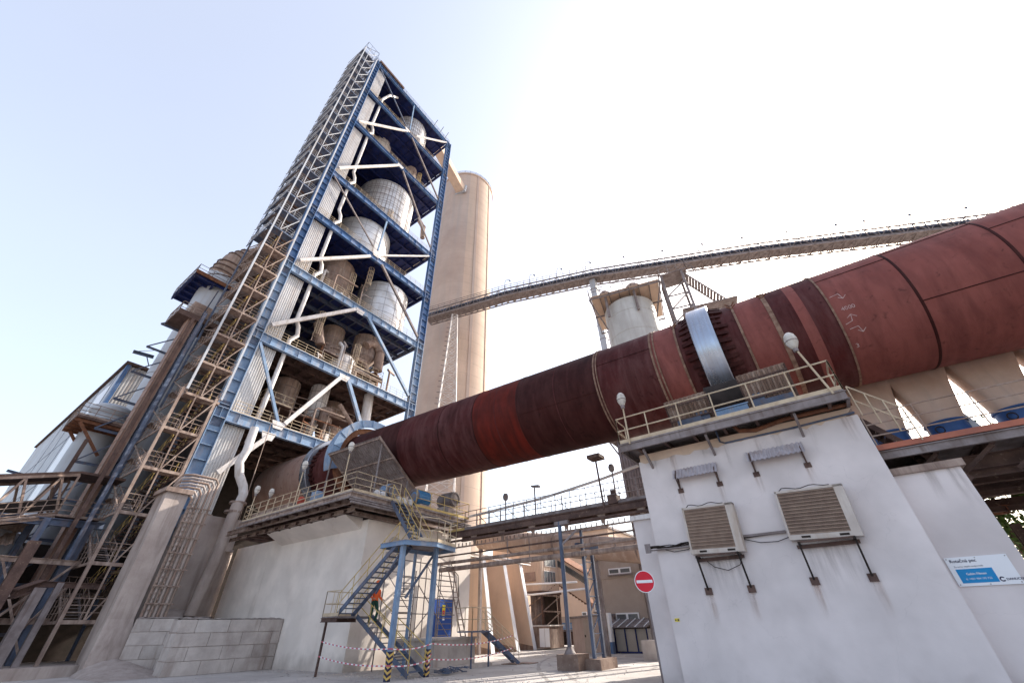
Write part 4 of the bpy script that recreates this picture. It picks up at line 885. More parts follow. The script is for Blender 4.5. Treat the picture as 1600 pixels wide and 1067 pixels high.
# small inner platforms with rails
for i, (x0, x1, y0, z, mt) in enumerate(((19.5, 23.5, 42.2, 30.2, M_tan), (24, 28.5, 42.0, 30.0, M_rail), (17, 21, 42.5, 21.4, M_tan), (22.3, 25.6, 42.0, 22.3, M_tan), (26, 29.6, 42, 40.4, M_tan), (20, 24, 42, 60.4, M_tan), (14.9, 18, 42, 21.5, M_rail))):
    t = thing('inner_platform', ['middle inner platform on the second tower floor', 'cream railed platform right on the second tower floor', 'inner platform left above the lowest tower floor', 'inner platform in the middle above the lowest tower floor', 'inner platform right on the third tower floor', 'inner platform high before the gridded cyclone', 'inner platform by the cladding above the lowest tower floor'][i], 'platform', (x0, y0, z), 'small platforms inside the tower')
    b = MB(); b.box(x0, x1, y0, y0+2, z-.1, z); b.build('deck', M_brownst, t)
    b = MB(); rail(b, [(x0, y0+2, z), (x0, y0, z), (x1, y0, z), (x1, y0+2, z)], sp=.9, r=.03); b.build('railing', mt, t)
    b = MB()
    for x in (x0, x1): b.beam((x, y0, z), (x, y0, z-2.3), .12)
    b.build('leg', M_tan, t)
# light coloured rooms at the rear right of the tower
for i, (z0, z1) in enumerate(((28.5, 36), (38.5, 46.5), (58.5, 70), (19.5, 26), (75, 83))):
    b = MB(); b.box(28.2, 31.8, 51.5, 54.6, z0, z1); o = one(b, 'tower_cabin', M_clad, ['pale cabin block at the rear of the second tower floor', 'pale cabin block at the rear of the third tower floor', 'tall pale cabin block at the rear of the fifth tower floor', 'pale cabin block at the rear of the lowest tower floor', 'pale cabin block at the rear near the tower top'][i], 'cabin', 'pale cabins at the rear of the tower')
# ------------------------------------------------------------------ stair tower
st = thing('stair_tower', 'full height open steel stair tower of zigzag flights beside the blue column', 'stair tower', (9, 38, .5))
SX0, SX1, SYA, SYB = 7.55, 10.05, 38.0, 43.5
for x, y in ((SX0, SYA), (SX1, SYA), (SX0, SYB), (SX1, SYB)):
    b = MB(); b.beam((x, y, .5), (x, y, 18.1), .18, .18, upv=(0, 1, 0)); b.build1('lower_leg', M_tan if y == SYA else M_bsteel, st); b = MB(); xx = x+(.25 if x == SX0 else .35); b.beam((xx, y, 18.1), (xx, y, 93), .16, .16, upv=(0, 1, 0)); b.build('leg', M_greyp if y == SYA else M_bsteel, st)
levels = [2.6+3.05*k for k in range(30)]
lr_ = None; TONE = (M_tan, M_brownst, M_railY)
fl1 = fl2 = ra1 = ra2 = ld = br_ = None
for k, z in enumerate(levels):
    dx = 0 if z < 17.5 else .3
    if z > 92: break
    if k == 12: fl1 = fl2 = ra1 = ra2 = ld = br_ = lr_ = None; TONE = (M_greyp, M_bsteel, M_steel)
    def put(proto, name, mk, mt):
        if proto is None:
            mb = mk(); o = mb.build1(name, mt, st); o['z0'] = z; o['dx'] = dx; return o
        o = proto.copy(); COL.objects.link(o); o.parent = st; o.location = (dx-proto['dx'], 0, z-proto['z0']); return o
    def mk_f1():
        mb = MB(); flight(mb, None, (SX0+.2, SYA+1.1, z), (SX0+.2, SYB-1.0, z+1.5), .95, (1, 0, 0), 8); return mb
    def mk_f2():
        mb = MB(); flight(mb, None, (SX0+1.35, SYB-1.0, z+1.5), (SX0+1.35, SYA+1.1, z+3.05), .95, (1, 0, 0), 8); return mb
    def mk_r1():
        mb = MB(); x = MB(); flight(x, mb, (SX0+.2, SYA+1.1, z), (SX0+.2, SYB-1.0, z+1.5), .95, (1, 0, 0), 8); return mb
    def mk_r2():
        mb = MB(); x = MB(); flight(x, mb, (SX0+1.35, SYB-1.0, z+1.5), (SX0+1.35, SYA+1.1, z+3.05), .95, (1, 0, 0), 8); return mb
    def mk_l():
        mb = MB(); mb.box(SX0, SX1, SYA, SYA+1.1, z-.05, z); mb.box(SX0, SX1, SYB-1.05, SYB, z+1.45, z+1.5); mb.beam((SX0, SYA-.02, z-.1), (SX1, SYA-.02, z-.1), .1, .2); mb.beam((SX0, SYA, z-.1), (SX0, SYB, z-.1), .08, .16); mb.beam((SX0, SYB, z+1.4), (SX1, SYB, z+1.4), .08, .16); mb.beam((SX1, SYA, z-.1), (SX1, SYB, z-.1), .08, .16); return mb
    def mk_lr():
        mb = MB(); rail(mb, [(SX0, SYB, z), (SX0, SYA, z), (SX1, SYA, z), (SX1, SYA+1.2, z)], sp=.8, mids=(.37, .74), toe=False); rail(mb, [(SX0, SYB, z+1.5), (SX1, SYB, z+1.5)], sp=.9); return mb
    def mk_b():
        mb = MB(); mb.beam((SX0+1.05, SYA-.06, z), (SX0+1.05, SYA-.06, z+2.85), .09, .09); mb.beam((SX0+1.1, SYA-.06, z), (SX1-.05, SYA-.06, z+2.85), .08, .08); mb.beam((SX0-.06, SYA, z), (SX0-.06, SYB, z+2.85), .08, .08); return mb
    n1 = put(fl1, 'stair_flight', mk_f1, M_steel); n2 = put(fl2, 'stair_flight', mk_f2, M_brownst); n3 = put(ra1, 'handrail', mk_r1, TONE[0]); n4 = put(ra2, 'handrail', mk_r2, TONE[2])
    n5 = put(ld, 'landing', mk_l, M_bsteel if k >= 12 else M_brownst if k > 3 else M_tan); n6 = put(br_, 'brace', mk_b, TONE[0])
    n7 = put(lr_, 'railing', mk_lr, TONE[0])
    if fl1 is None: fl1, fl2, ra1, ra2, ld, br_ = n1, n2, n3, n4, n5, n6; lr_ = n7
b = MB(); rail(b, [(SX0+.3, SYB, 93), (SX0+.3, SYA, 93), (SX1+.3, SYA, 93), (SX1+.3, SYB, 93)], sp=1, h=2.6, r=.03); b.beam((SX0+.3, SYA, 93), (SX1+.3, SYA, 96), .06); b.build('top_railing', M_bsteel, st)
b = MB(); b.box(-6, 10.5, 36.5, 45, 0, .5); one(b, 'concrete_plinth', M_conc, 'low dusty concrete plinth under the stair tower at bottom left', 'plinth')
# second outer brace frame left of the stair tower
fr = thing('bracing_frame', 'blue grey steel bracing frame between the brown elevator and the stair tower', 'steel frame', (6.8, 42, 0))
for i, (x, y) in enumerate(((6.9, 41.0), (7.5, 46.5), (6.3, 41.2), (5.0, 46.5))):
    b = MB(); b.ibeam((x, y, 0), (x, y, [27, 27, 26, 15][i]), .24, .26, .04, upv=(0, 1, 0)); b.build('post', M_bsteel if i < 2 else M_brownst, fr)
b = MB()
for k in range(10):
    z = 2+k*2.8; b.ibeam((6.9, 41, z), (7.5, 46.5, z), .14, .2); b.beam((6.9, 41, z), (7.5, 46.5, z+2.8), .1); b.beam((7.5, 46.5, z), (6.9, 41, z+2.8), .1); b.beam((5.0, 46.5, z), (7.5, 46.5, z+2.8), .1); b.ibeam((5, 46.5, z), (7.5, 46.5, z), .12, .2)
b.build('brace', M_bsteel, fr)
# ------------------------------------------------------------------ left: duct, elevator, filter building, gallery
dc = thing('gas_duct_tower', 'tall smooth pale grey round duct with a dark platform near its top', 'duct', (9.4, 52, 0))
b = MB(); b.lathe((9.1, 51.5, 0), [(2.35, 0), (2.35, 39.5)], 48); b.build('shell', M_greyp, dc)
b = MB()
for z in (8, 16, 24, 32): b.lathe((9.1, 51.5, z), [(2.36, -.05), (2.42, 0), (2.36, .05)], 48)
b.build('weld_ring', M_greyp, dc)
b = MB(); b.box(5.4, 13, 48.6, 55.4, 36.2, 36.4); b.build('deck', M_navy, dc)
b = MB()
for y in np.arange(48.8, 55.4, 1.3): b.ibeam((5.4, y, 36.0), (13, y, 36.0), .15, .35)
for x in (5.5, 7.5, 10.7, 12.8): b.ibeam((x, 48.7, 35.75), (x, 55.3, 35.75), .15, .35)
b.build('joist', M_navy, dc)
b = MB(); b.box(5.35, 13, 48.5, 48.58, 36.1, 36.6); b.build('fascia', M_rust, dc)
b = MB(); rail(b, [(13, 48.6, 36.4), (5.4, 48.6, 36.4), (5.4, 55.4, 36.4)], sp=1.4, r=.035); b.build('railing', M_steel, dc)
el_ = thing('duct_elbow', 'ribbed brown elbow duct curving over the platform towards the tower', 'duct', (10, 51.5, 37))
b = MB(); P_ = [V((9.1, 51.5, 36.6)), V((9.2, 51.5, 39)), V((9.8, 51, 41)), V((11.2, 50.5, 42.8)), V((13, 50, 43.8))]; b.tube(P_, [2.0, 2.5, 2.8, 2.8, 2.5], 24); b.build('shell', M_brown, el_)
b = MB()
for i in range(12):
    f = i/12*(len(P_)-1); j = int(f); p = P_[j].lerp(P_[j+1], f-j); d = (P_[j+1]-P_[j]).normalized(); a = d.orthogonal().normalized(); c = d.cross(a); rr = [2.0, 2.5, 2.8, 2.8, 2.5]; r_ = rr[j]+(rr[j+1]-rr[j])*(f-j)+.06
    b.tube([p+(a*math.cos(R(q))+c*math.sin(R(q)))*r_ for q in range(0, 361, 15)], .09, 5)
b.build('stiffening_ring', M_brownst, el_)
sp2 = thing('side_platform', 'small dusty railed platform on top of the brown elevator casing', 'platform', (6.5, 45, 27.5))
b = MB(); b.box(5.3, 9.5, 43.6, 47, 27.6, 27.8); b.box(5.3, 9.5, 43.55, 43.6, 27.4, 28.0); b.build('deck', M_brownst, sp2)
b = MB(); rail(b, [(9.5, 43.6, 27.8), (5.3, 43.6, 27.8), (5.3, 47, 27.8)], sp=1, r=.03, mids=(.4, .8)); b.build('railing', M_tan, sp2)
b = MB(); b.box(6.2, 8, 44.5, 46.5, 27.9, 30); b.build('head_cover', M_brown, sp2)
be = thing('bucket_elevator', 'long slim brown elevator casing with diamond ribs left of the stairs', 'elevator', (6.4, 44, 0))
b = MB(); b.box(6.4, 7.05, 43.9, 45.3, 3, 27.6); b.build('casing', M_belt, be)
b = MB()
for k in range(25):
    z = 3+k*.98; b.beam((6.43, 43.88, z), (7.02, 43.88, z+.0), .03, .03); b.beam((6.39, 43.9, z), (6.39, 45.3, z), .03, .05)
for x in (6.4, 6.62, 6.84, 7.05): b.beam((x, 43.88, 3), (x, 43.88, 27.6), .03, .03)
b.build('rib', M_tan, be)
b = MB(); b.ibeam((7.25, 43.9, 0), (7.25, 43.9, 27.4), .16, .3, .03, upv=(0, 1, 0)); b.ibeam((7.55, 43.9, 0), (7.55, 43.9, 27.4), .16, .3, .03, upv=(0, 1, 0)); b.build('guide_rail', M_bsteel, be)
bs_ = thing('jib_beam', 'small steel beam sticking out left of the grey duct', 'beam', (5, 51, 26))
b = MB(); q0, q1 = aY(240, 558, 51), aY(208, 549, 51); b.ibeam(q0, q1, .25, .3, .05); b.build('arm', M_bsteel, bs_)
b = MB(); b.tube([q0+V((0, 0, .9)), q1], .03, 5); b.tube([q0+V((0, 0, -1)), q0.lerp(q1, .35)], .05, 5); b.build('stay', M_bsteel, bs_)
pl3 = thing('duct_platform', 'brown railed platform round the lower grey duct before the filter building', 'platform', (5, 47, 17))
b = MB(); b.box(3.6, 7.6, 46.6, 50.5, 16.6, 16.8); b.build('deck', M_brownst, pl3)
b = MB(); rail(b, [(7.6, 46.6, 16.8), (3.6, 46.6, 16.8), (3.6, 50.5, 16.8)], sp=.9, r=.03, mids=(.4, .75)); b.build('railing', M_tan, pl3)
b = MB()
for y in np.arange(46.8, 50.5, .9): b.ibeam((3.6, y, 16.45), (7.6, y, 16.45), .1, .25)
b.beam((4.0, 46.8, 16.3), (6.2, 46.8, 14), .15, .2); b.beam((4.0, 49.8, 16.3), (6.2, 49.8, 14), .15, .2); b.build('joist', M_rust, pl3)
vd = thing('round_silo', 'smooth grey cylinder with ringed collar beside the blue striped building', 'silo', (7.3, 52.5, 0))
b = MB(); b.lathe((5.9, 50.0, 0), [(1.3, 0), (1.3, 17.5), (1.6, 17.6), (1.6, 18.0), (1.3, 18.1), (1.6, 18.5), (1.6, 18.9), (1.2, 19.2), (.001, 19.3)], 32); b.build('shell', M_greyp, vd)
# filter building
fb = thing('filter_building', 'tall metal clad building with blue corner strip behind the left steelwork', 'building', (6.6, 65, 0))
b = MB(); b.corr((14, 65, 0), (-7.2, 0, 0), (0, 0, 30.1), 22, .12); b.build('front_cladding', M_clad, fb)
b = MB(); b.box(6.8, 14, 65.2, 110, 0, 30.1); b.build('body', M_clad, fb)
b = MB(); b.box(6.35, 6.78, 64.9, 65.6, 0, 30.2); b.build('blue_corner', M_blue, fb)
b = MB(); b.box(6.4, 6.8, 65.62, 112, 0, 30.1); b.build('side_wall', M_greyp, fb)
b = MB()
for y in (68, 69.5, 76, 84, 92): b.box(6.37, 6.4, y, y+.12, 0, 30)
for z in (6, 11.5, 17, 23): b.box(6.37, 6.4, 66, 112, z, z+.1)
b.build('panel_joint', M_bsteel, fb)
b = MB(); b.box(6.36, 6.4, 68.2, 74, 10.5, 28.5); b.build('translucent_panel', M_signw, fb)
b = MB(); b.box(6.1, 14.2, 64.6, 112, 30.2, 30.5); b.build('roof_edge', M_brownst, fb)
b = MB(); q = aY(75, 596+125, 64.5); b.ibeam((6.4, 82, 19), (3.6, 82, 19.3), .2, .3); b.build('jib', M_bsteel, fb)
# conveyor gallery coming in from the left
cg = thing('conveyor_gallery', 'roofed brown conveyor gallery on trusses entering from the left edge', 'conveyor', (3, 40, 8))
A0, A1 = V((-6, 38.6, 4.6)), V((5.2, 41.5, 8.4))
def gl(t_, y=0, z=0): p = A0.lerp(A1, t_); return p+V((0, y, z))
b = MB(); b.prism([gl(0, -.1, 2.75), gl(1, -.1, 2.85), gl(1, 2.6, 2.85), gl(0, 2.6, 2.75)], (0, 0, .15)); b.prism([gl(1, -.1, 2.85), gl(1, -.1, 2.85)+V((2.6, .3, .1)), gl(1, 2.6, 2.85)+V((2.6, .3, .1)), gl(1, 2.6, 2.85)], (0, 0, .15)); b.build('roof', M_brownst, cg)
b = MB(); b.prism([gl(0, 0, 0), gl(1, 0, 0), gl(1, 2.4, 0), gl(0, 2.4, 0)], (0, 0, .12)); b.prism([gl(1), gl(1)+V((2.4, .3, .1)), gl(1, 2.4)+V((2.4, .3, .1)), gl(1, 2.4)], (0, 0, .12)); b.build('floor', M_brownst, cg)
b = MB()
for yy in (0, 2.4):
    b.ibeam(gl(0, yy, .05), gl(1, yy, .05), .2, .42, .04); b.beam(gl(0, yy, 2.7), gl(1, yy, 2.75), .14, .18)
    for k in range(8):
        t0, t1 = k/7, (k+.5)/7; b.beam(gl(t0, yy, .1), gl(min(t1, 1), yy, 2.7), .09, .12)
        if k < 7: b.beam(gl(t1, yy, 2.7), gl((k+1)/7, yy, .1), .09, .12)
b.build('truss', M_brown, cg)
b = MB(); rail(b, [gl(0, -.12, 0), gl(1, -.12, 0), gl(1, -.12, .1)+V((2.6, .3, 0))], sp=.9, r=.025, mids=(.4, .75)); b.build('railing', M_tan, cg)
b = MB(); b.tube([gl(0, 1.2, 1), gl(1, 1.2, 1)], .35, 10); b.prism([gl(0, .7, .6), gl(1, .7, .6), gl(1, 1.7, .6), gl(0, 1.7, .6)], (0, 0, .3)); b.build('belt', M_dark, cg)
b = MB()
for x, y in ((4.9, 41.2), (7.3, 41.8), (4.6, 43.8)): b.ibeam((x, y, 0), (x, y, 8.2), .35, .35, .05, upv=(0, 1, 0))
b.beam((4.9, 41.2, 2), (4.6, 43.8, 7), .15); b.ibeam((2.5, 41, 7.9), (8, 41.9, 8.2), .3, .45, .05)
b.build('support_leg', M_bsteel, cg)
b = MB(); b.corr((-4, 43.6, 6.2), (8.5, .4, 1.4), (0, 0, 1.0), 24, .08); b.build('side_sheet', M_brown, cg)
# left low structures
ap = thing('angled_frame', 'heavy dusty steel frame with slanting legs at the bottom left corner', 'steel frame', (3, 38, .5))
for i, (p, q, w_) in enumerate((((-4, 933), (55, 845), .5), ((40, 1015), (118, 905), .0), ((0, 1020), (62, 918), .5), ((22, 1035), (95, 910), .3))):
    if w_: a, c = aY(*p, 37+i*.5), aY(*q, 37+i*.5); b = MB(); b.ibeam((c.x, c.y, .5), (c.x, c.y, c.z), w_, w_, .06, upv=(0, 1, 0)); b.build('leg', [M_brownst, M_steel, M_steel, M_steel][i], ap)
a, c = aY(18, 928, 37), aY(64, 912, 38.5); b = MB(); b.ibeam(a, c, .4, .45, .05); b.ibeam(c, c+V((3, 0, 0)), .2, .3); b.build('cap_beam', M_brownst, ap)
b = MB()
for z in (2.6, 5.7): b.ibeam((3, 40.5, z), (7.6, 40.5, z), .2, .3)
b.beam((3.5, 40, .5), (7.4, 40.5, 5.7), .12); b.beam((7.2, 40, .6), (4.0, 40.5, 5.7), .12); b.beam((5.6, 39, .6), (7.4, 39.5, 4.4), .1); b.build('brace', M_tan, ap)
hp = thing('dusty_hopper', 'big dusty grey round hopper body at the left picture edge', 'hopper', (2, 43, 0))
b = MB(); b.lathe((1.6, 46, 0), [(2.0, .5), (3.6, 4.2), (3.6, 6.8), (3.2, 7.6), (.001, 8)], 32); b.build('shell', M_greyp, hp)
b = MB(); b.corr((-3, 42, 5.0), (7.2, 0, 1.6), (0, 1.6, .9), 22, .07); b.build('cover_sheet', M_brown, hp)
b = MB(); b.box(-12, 12.5, 48, 48.2, 0, 7.5); b.box(-12, 6, 44.5, 48, 6.0, 6.2); one(b, 'dark_wall', M_dark, 'dark wall behind the bottom left steelwork', 'wall')  # plain near-black wall and roof sheet
# concrete legs with pipe bundle
lg = thing('concrete_pillar', 'tall dusty square concrete leg right of the stair tower foot', 'concrete column', (9.8, 36, 0))
b = MB(); b.prism([(9.2, 36.0, 0), (10.5, 36.0, 0), (10.5, 38.0, 0), (9.2, 38.0, 0)], (0, 0, 9.9)); b.prism([(8.95, 35.3, 0), (10.95, 35.3, 0), (10.5, 36, 2.6), (9.2, 36, 2.6)], (0, .7, 0)); b.build('shaft', M_conc, lg)
b = MB(); b.box(9.0, 10.7, 35.8, 38.1, 9.9, 10.2); b.build('cap', M_tan, lg)
lg2 = thing('round_footing', 'large dusty concrete drum footing behind the drain pipe', 'footing', (14.3, 41, 0))
b = MB(); b.lathe((14.0, 41.3, 0), [(2.7, 0), (2.7, 7.2)], 40); b.box(11.8, 15.8, 38.9, 43, 7.2, 9.4); b.box(11.7, 15.9, 38.8, 43, 7.05, 7.2); b.build('drum', M_conc, lg2)
b = MB(); b.lathe((13.4, 38.9, 1.6), [(1.6, 0), (1.5, .8), (.9, 1.5), (.001, 1.7)], 20); b.build('dust_ledge', M_dustp, lg2)
pb = thing('pipe_bundle', 'bundle of dusty parallel pipes bending over and running down the concrete leg', 'pipes', (11, 36, 2))
for k in range(7):
    zt = 9.9+.22*k; xo = 10.75+.21*k; yo = 35.9
    pts = [V((9.6, yo+.9, zt-.5+.0*k)), V((9.75, yo+.4, zt)), V((10.2, yo, zt+.05)), V((xo-.25, yo, zt+.05)), V((xo, yo, zt-.25)), V((xo, yo, 2.7)), V((xo+.1, yo, 2.4)), V((xo+.3, yo, 2.3-.0*k)), V((xo+3.6, yo+.8, 2.2-.0*k))]
    if k < 3: pts = pts[:6]
    b = MB(); b.tube(pts, .085, 8); b.build('pipe', M_conc if k % 2 else M_brown, pb)
b = MB()
for z in np.arange(3.4, 9.6, .95): b.beam((10.6, 35.76, z), (12.2, 35.76, z), .05, .07)
for z in np.arange(3, 9.6, .3):
    b.box(10.72, 10.8, 35.78, 35.84, z, z+.1); b.box(10.93, 11.01, 35.78, 35.84, z, z+.1); b.box(11.14, 11.22, 35.78, 35.84, z, z+.1)
b.build('clamp', M_tan, pb)
b = MB(); b.lathe((12.2, 36.4, 2.2), [(1.3, -.2), (1.2, .25), (.5, .5), (.001, .55)], 16); one(b, 'dust_heap', M_dustp, 'heap of cement dust lying on the block wall under the pipes', 'dust heap')
# block walls (one thing each, surface courses in the mesh)
M_blockB = mat('block_concrete_pale', (.60, .55, .51), (.47, .42, .39), scale=.9, streak=(.34, .28, .25), st_scale=(1.3, 1.3, .3), bump=.5, bs=9, rough=.95, bdist=.02)
M_blockC = mat('block_concrete_dull', (.46, .41, .375), (.33, .28, .255), scale=1.2, streak=(.24, .19, .165), st_scale=(1.3, 1.3, .3), bump=.5, bs=9, rough=.95, bdist=.02)
def blockwall(name, label, a, b_, z0, z1, rows, n_, depth):
    t = thing(name, label, 'block wall', (a[0], a[1], 0)); A, B_ = V((*a, 0)), V((*b_, 0)); d = (B_-A); L_ = d.length; d.normalize(); nn = V((d.y, -d.x, 0)); b = MB(); hh = (z1-z0)/rows; rn = random.Random(5)
    for r_ in range(rows):
        u = 0; w0 = L_/n_; first = w0*(.5 if r_ % 2 else 1)
        while u < L_-.01:
            w_ = min(first if u == 0 else w0, L_-u); o = rn.random()*.03; e = .012
            p = A+d*(u+e)+nn*(-o); p.z = z0+r_*hh+e; q = d*(w_-2*e)
            ch = rn.random()*.05; cz = V((0, 0, ch)); cd = d*ch*1.3; tp = V((0, 0, hh-2*e)); b.prism([p+cz, p+cd, p+q-d*.02, p+q+V((0, 0, .02)), p+q+tp-cz*.8, p+q+tp-cd*.8, p+tp], -nn*(depth-.1), mi=rn.choice((0, 0, 1, 2))); u += w_
    b.build('blocks', [M_block, M_blockB, M_blockC], t)
    b = MB(); p = A-nn*.06+d*.02; b.prism([p, p+d*(L_-.04), p+d*(L_-.04)+V((0, 0, z1-.02)), p+V((0, 0, z1-.02))], -nn*(depth-.2)); b.build('mortar', M_conc, t)
    b = MB(); n2 = 24; vs = []
    for i in range(n2+1):
        for j in range(5): p = A+d*(L_*i/n2)-nn*(depth*j/4); vs.append((p.x, p.y, z1+.0+.10*rn.random()*(1 if 0 < j < 4 else .3)))
    b.add(vs, [(i*5+j, (i+1)*5+j, (i+1)*5+j+1, i*5+j+1) for i in range(n2) for j in range(4)], True); b.build('dust_layer', M_dustp, t)
blockwall('block_wall', 'pale concrete block wall standing in front of the drain pipe foot', (10.9, 30.1), (16.35, 29.45), 0, 2.45, 4, 3.3, 1.6)
blockwall('block_bay_wall', 'darker concrete block wall set back left, dust spilled against it', (10.4, 35.3), (13.4, 33.2), 0, 2.6, 4, 2, 1.6)
b = MB(); vs = []; n_ = 22; rn = random.Random(9)
for i in range(n_+1):
    for j in range(n_+1):
        u, v = i/n_, j/n_; x = 8.6+u*3.6; y = 30.5+v*5.0; hgt = .85*max(0, v-.15)**1.3*math.sin(math.pi*min(1, u*1.05))**.7 if u*1.05 < 1 else 0; vs.append((x, y, .005+max(0, hgt+.05*rn.random()*(hgt > .02))))
b.add(vs, [(i*(n_+1)+j, (i+1)*(n_+1)+j, (i+1)*(n_+1)+j+1, i*(n_+1)+j+1) for i in range(n_) for j in range(n_)], True)
one(b, 'spilled_dust', M_dustp, 'sloping spill of grey cement dust against the darker block wall', 'dust heap')
# ------------------------------------------------------------------ concrete silo, conveyor bridge, mast
sx, sy = azd(45.2, 82); SR = 8.45
zt = H+math.tan(R(np.degrees(math.atan2((ray(737, 273)).z, math.hypot(ray(737, 273).x, ray(737, 273).y)))))*(82-SR)
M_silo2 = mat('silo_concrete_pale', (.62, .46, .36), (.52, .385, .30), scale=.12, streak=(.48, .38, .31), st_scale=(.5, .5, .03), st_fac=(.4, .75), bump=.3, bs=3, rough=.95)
sl_ = thing('concrete_silo', 'huge round tan concrete silo behind the blue tower', 'silo', (sx, sy, 0))
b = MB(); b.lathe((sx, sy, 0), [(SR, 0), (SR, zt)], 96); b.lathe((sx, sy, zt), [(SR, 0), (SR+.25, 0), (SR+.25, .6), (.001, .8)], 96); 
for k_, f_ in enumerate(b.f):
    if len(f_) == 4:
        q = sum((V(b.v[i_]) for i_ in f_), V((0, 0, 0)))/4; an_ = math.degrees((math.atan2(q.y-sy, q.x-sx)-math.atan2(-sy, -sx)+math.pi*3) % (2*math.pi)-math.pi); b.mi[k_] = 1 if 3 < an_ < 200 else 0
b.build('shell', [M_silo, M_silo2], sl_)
b = MB()
for k in range(40): z = 2+k*(zt-3)/40; b.lathe((sx, sy, z), [(SR+.003, -.03), (SR+.02, 0), (SR+.003, .03)], 96)
b.build('pour_ring', M_silo, sl_)
b = MB(); av = math.atan2(-sy, -sx)
for da, wd_ in ((22, .35), (55, .12)):
    a = av+R(da); e = V((math.cos(a), math.sin(a), 0)); t_ = V((-math.sin(a), math.cos(a), 0)); o = V((sx, sy, 0))+e*(SR+.02); b.prism([o-t_*wd_, o+t_*wd_, o+t_*wd_+e*.15, o-t_*wd_+e*.15], (0, 0, zt))
b.build('vertical_joint', M_silo, sl_)
b = MB(); pr = [V((sx+(SR+.1)*math.cos(R(q)), sy+(SR+.1)*math.sin(R(q)), zt+.6)) for q in range(0, 361, 12)]; rail(b, pr, sp=1.6, r=.05, toe=False); b.tube([V((sx-1, sy-5, zt)), V((sx-1, sy-5, zt+3.4))], .18, 6); b.tube([V((sx+4, sy-4, zt)), V((sx+4, sy-4, zt+3))], .12, 6); b.box(sx-1.8, sx-.4, sy-5.6, sy-4.6, zt+.6, zt+1.8); b.build('roof_railing', M_bsteel, sl_)
ch = thing('chute_box', 'square tan chute linking the blue tower to the silo top', 'chute', (33, 50, 76))
q0, q1 = aY(700, 240, 52), V((sx-SR*.85, sy-SR*.5, zt-9)); b = MB(); b.beam((33, 50, zt-6.0), q1, 2.6, 2.6); b.build('casing', M_beige, ch)
b = MB(); e = (q1-V((33, 50, zt-6))).normalized(); b.beam(q1-e*.3, q1+e*.3, 3.6, 3.8); b.build('collar', M_greyp, ch)
def pt(az, D, z): x, y = azd(az, D); return V((x, y, z))
B0, B1, B2 = pt(40.0, 70.4, 56.8), pt(71.2, 59.7, 58.0), pt(128, 106, 44.8)
cb = thing('conveyor_bridge', 'long high truss conveyor bridge crossing the sky from the silo to the right', 'conveyor', tuple(B0-V((0, 0, 3))))
def seg(a, c, n_, nm):
    d = (c-a); L_ = d.length; s_ = V((d.y, -d.x, 0)).normalized()*1.25; u_ = V((0, 0, 1.9)); b = MB()
    for o in (s_, -s_, s_+u_, -s_+u_): b.beam(a+o, c+o, .2, .22)
    for k in range(n_):
        p0, p1 = a.lerp(c, k/n_), a.lerp(c, (k+1)/n_)
        for o in (s_, -s_):
            b.beam(p0+o, p0+o+u_, .12); b.beam(p0+o if k % 2 else p0+o+u_, p1+o+u_ if k % 2 else p1+o, .1)
        b.beam(p0-s_, p0+s_, .12); b.beam(p0-s_, p1+s_, .09)
    b.build('truss', M_steel, cb)
    b = MB(); b.prism([a-s_*.8+u_*.1, c-s_*.8+u_*.1, c+s_*.8+u_*.1, a+s_*.8+u_*.1], (0, 0, .5)); b.build('belt_trough', M_steel, cb)
    b = MB(); b.prism([a-s_*.75+u_*.62, c-s_*.75+u_*.62, c+s_*.75+u_*.62, a+s_*.75+u_*.62], (0, 0, .45)); b.build('cover_hood', M_bsteel, cb)
    b = MB()
    for o in (s_, -s_): rail(b, [a+o+u_, c+o+u_], sp=L_/n_, r=.05, mids=(.55,), toe=False)
    b.build('railing', M_steel, cb)
B1 = B1-V((0, 0, .35)); Bm = B0.lerp(B1, .5)+V((0, 0, .8)); Bn = B1.lerp(B2, .33)+V((0, 0, 1.0)); NODES = [B0, Bm, B1, Bn, B2]
seg(B0, Bm, 13, ''); seg(Bm, B1, 13, ''); seg(B1, Bn, 19, ''); seg(Bn, B2, 39, '')
dB = (B1-B0)
for i, px in enumerate((791, 827, 868, 912, 964, 1025, 1091, 1157, 1232, 1318, 1368, 1453, 1556)):
    v = ray(px, 400); az = math.atan2(v.x, v.y); a, c = min(zip(NODES, NODES[1:]), key=lambda e: 0 if math.atan2(e[0].x, e[0].y) <= az <= math.atan2(e[1].x, e[1].y) else 1)
    # walk along the bridge to that bearing
    t_ = min(range(200), key=lambda k: abs(math.atan2(a.lerp(c, k/200).x, a.lerp(c, k/200).y)-az))/200; p = a.lerp(c, t_); s_ = V(((c-a).y, -(c-a).x, 0)).normalized()*1.25
    p = p+s_*(-1)**0+V((0, 0, 1.9)); t = thing('bridge_lamp', ['first', 'second', 'third', 'fourth', 'fifth', 'sixth', 'seventh', 'eighth', 'ninth', 'tenth', 'eleventh', 'twelfth', 'thirteenth'][i]+' hooked lamp from the silo along the high conveyor bridge', 'lamp', tuple(p), 'hooked lamps on the conveyor bridge')
    dd = (c-a).normalized(); b = MB(); b.tube([p, p+V((0, 0, 1.9)), p+V((0, 0, 2.4))+dd*.2, p+V((0, 0, 2.5))+dd*.7, p+V((0, 0, 2.2))+dd*1.0], .06, 6); b.build('pole', M_bsteel, t)
    b = MB(); b.beam(p+V((0, 0, 2.25))+dd*.95, p+V((0, 0, 1.9))+dd*1.2, .26, .2); b.build('lamp_head', M_bsteel, t)
t = thing('bridge_column', 'slim grey box column holding the conveyor bridge left of the tank', 'column', (B1.x, B1.y, 0))
b = MB(); b.beam((B1.x, B1.y, 0), (B1.x, B1.y, B1.z), 1.3, 1.1, upv=(0, 1, 0)); b.build('shaft', M_greyp, t)
b = MB(); 
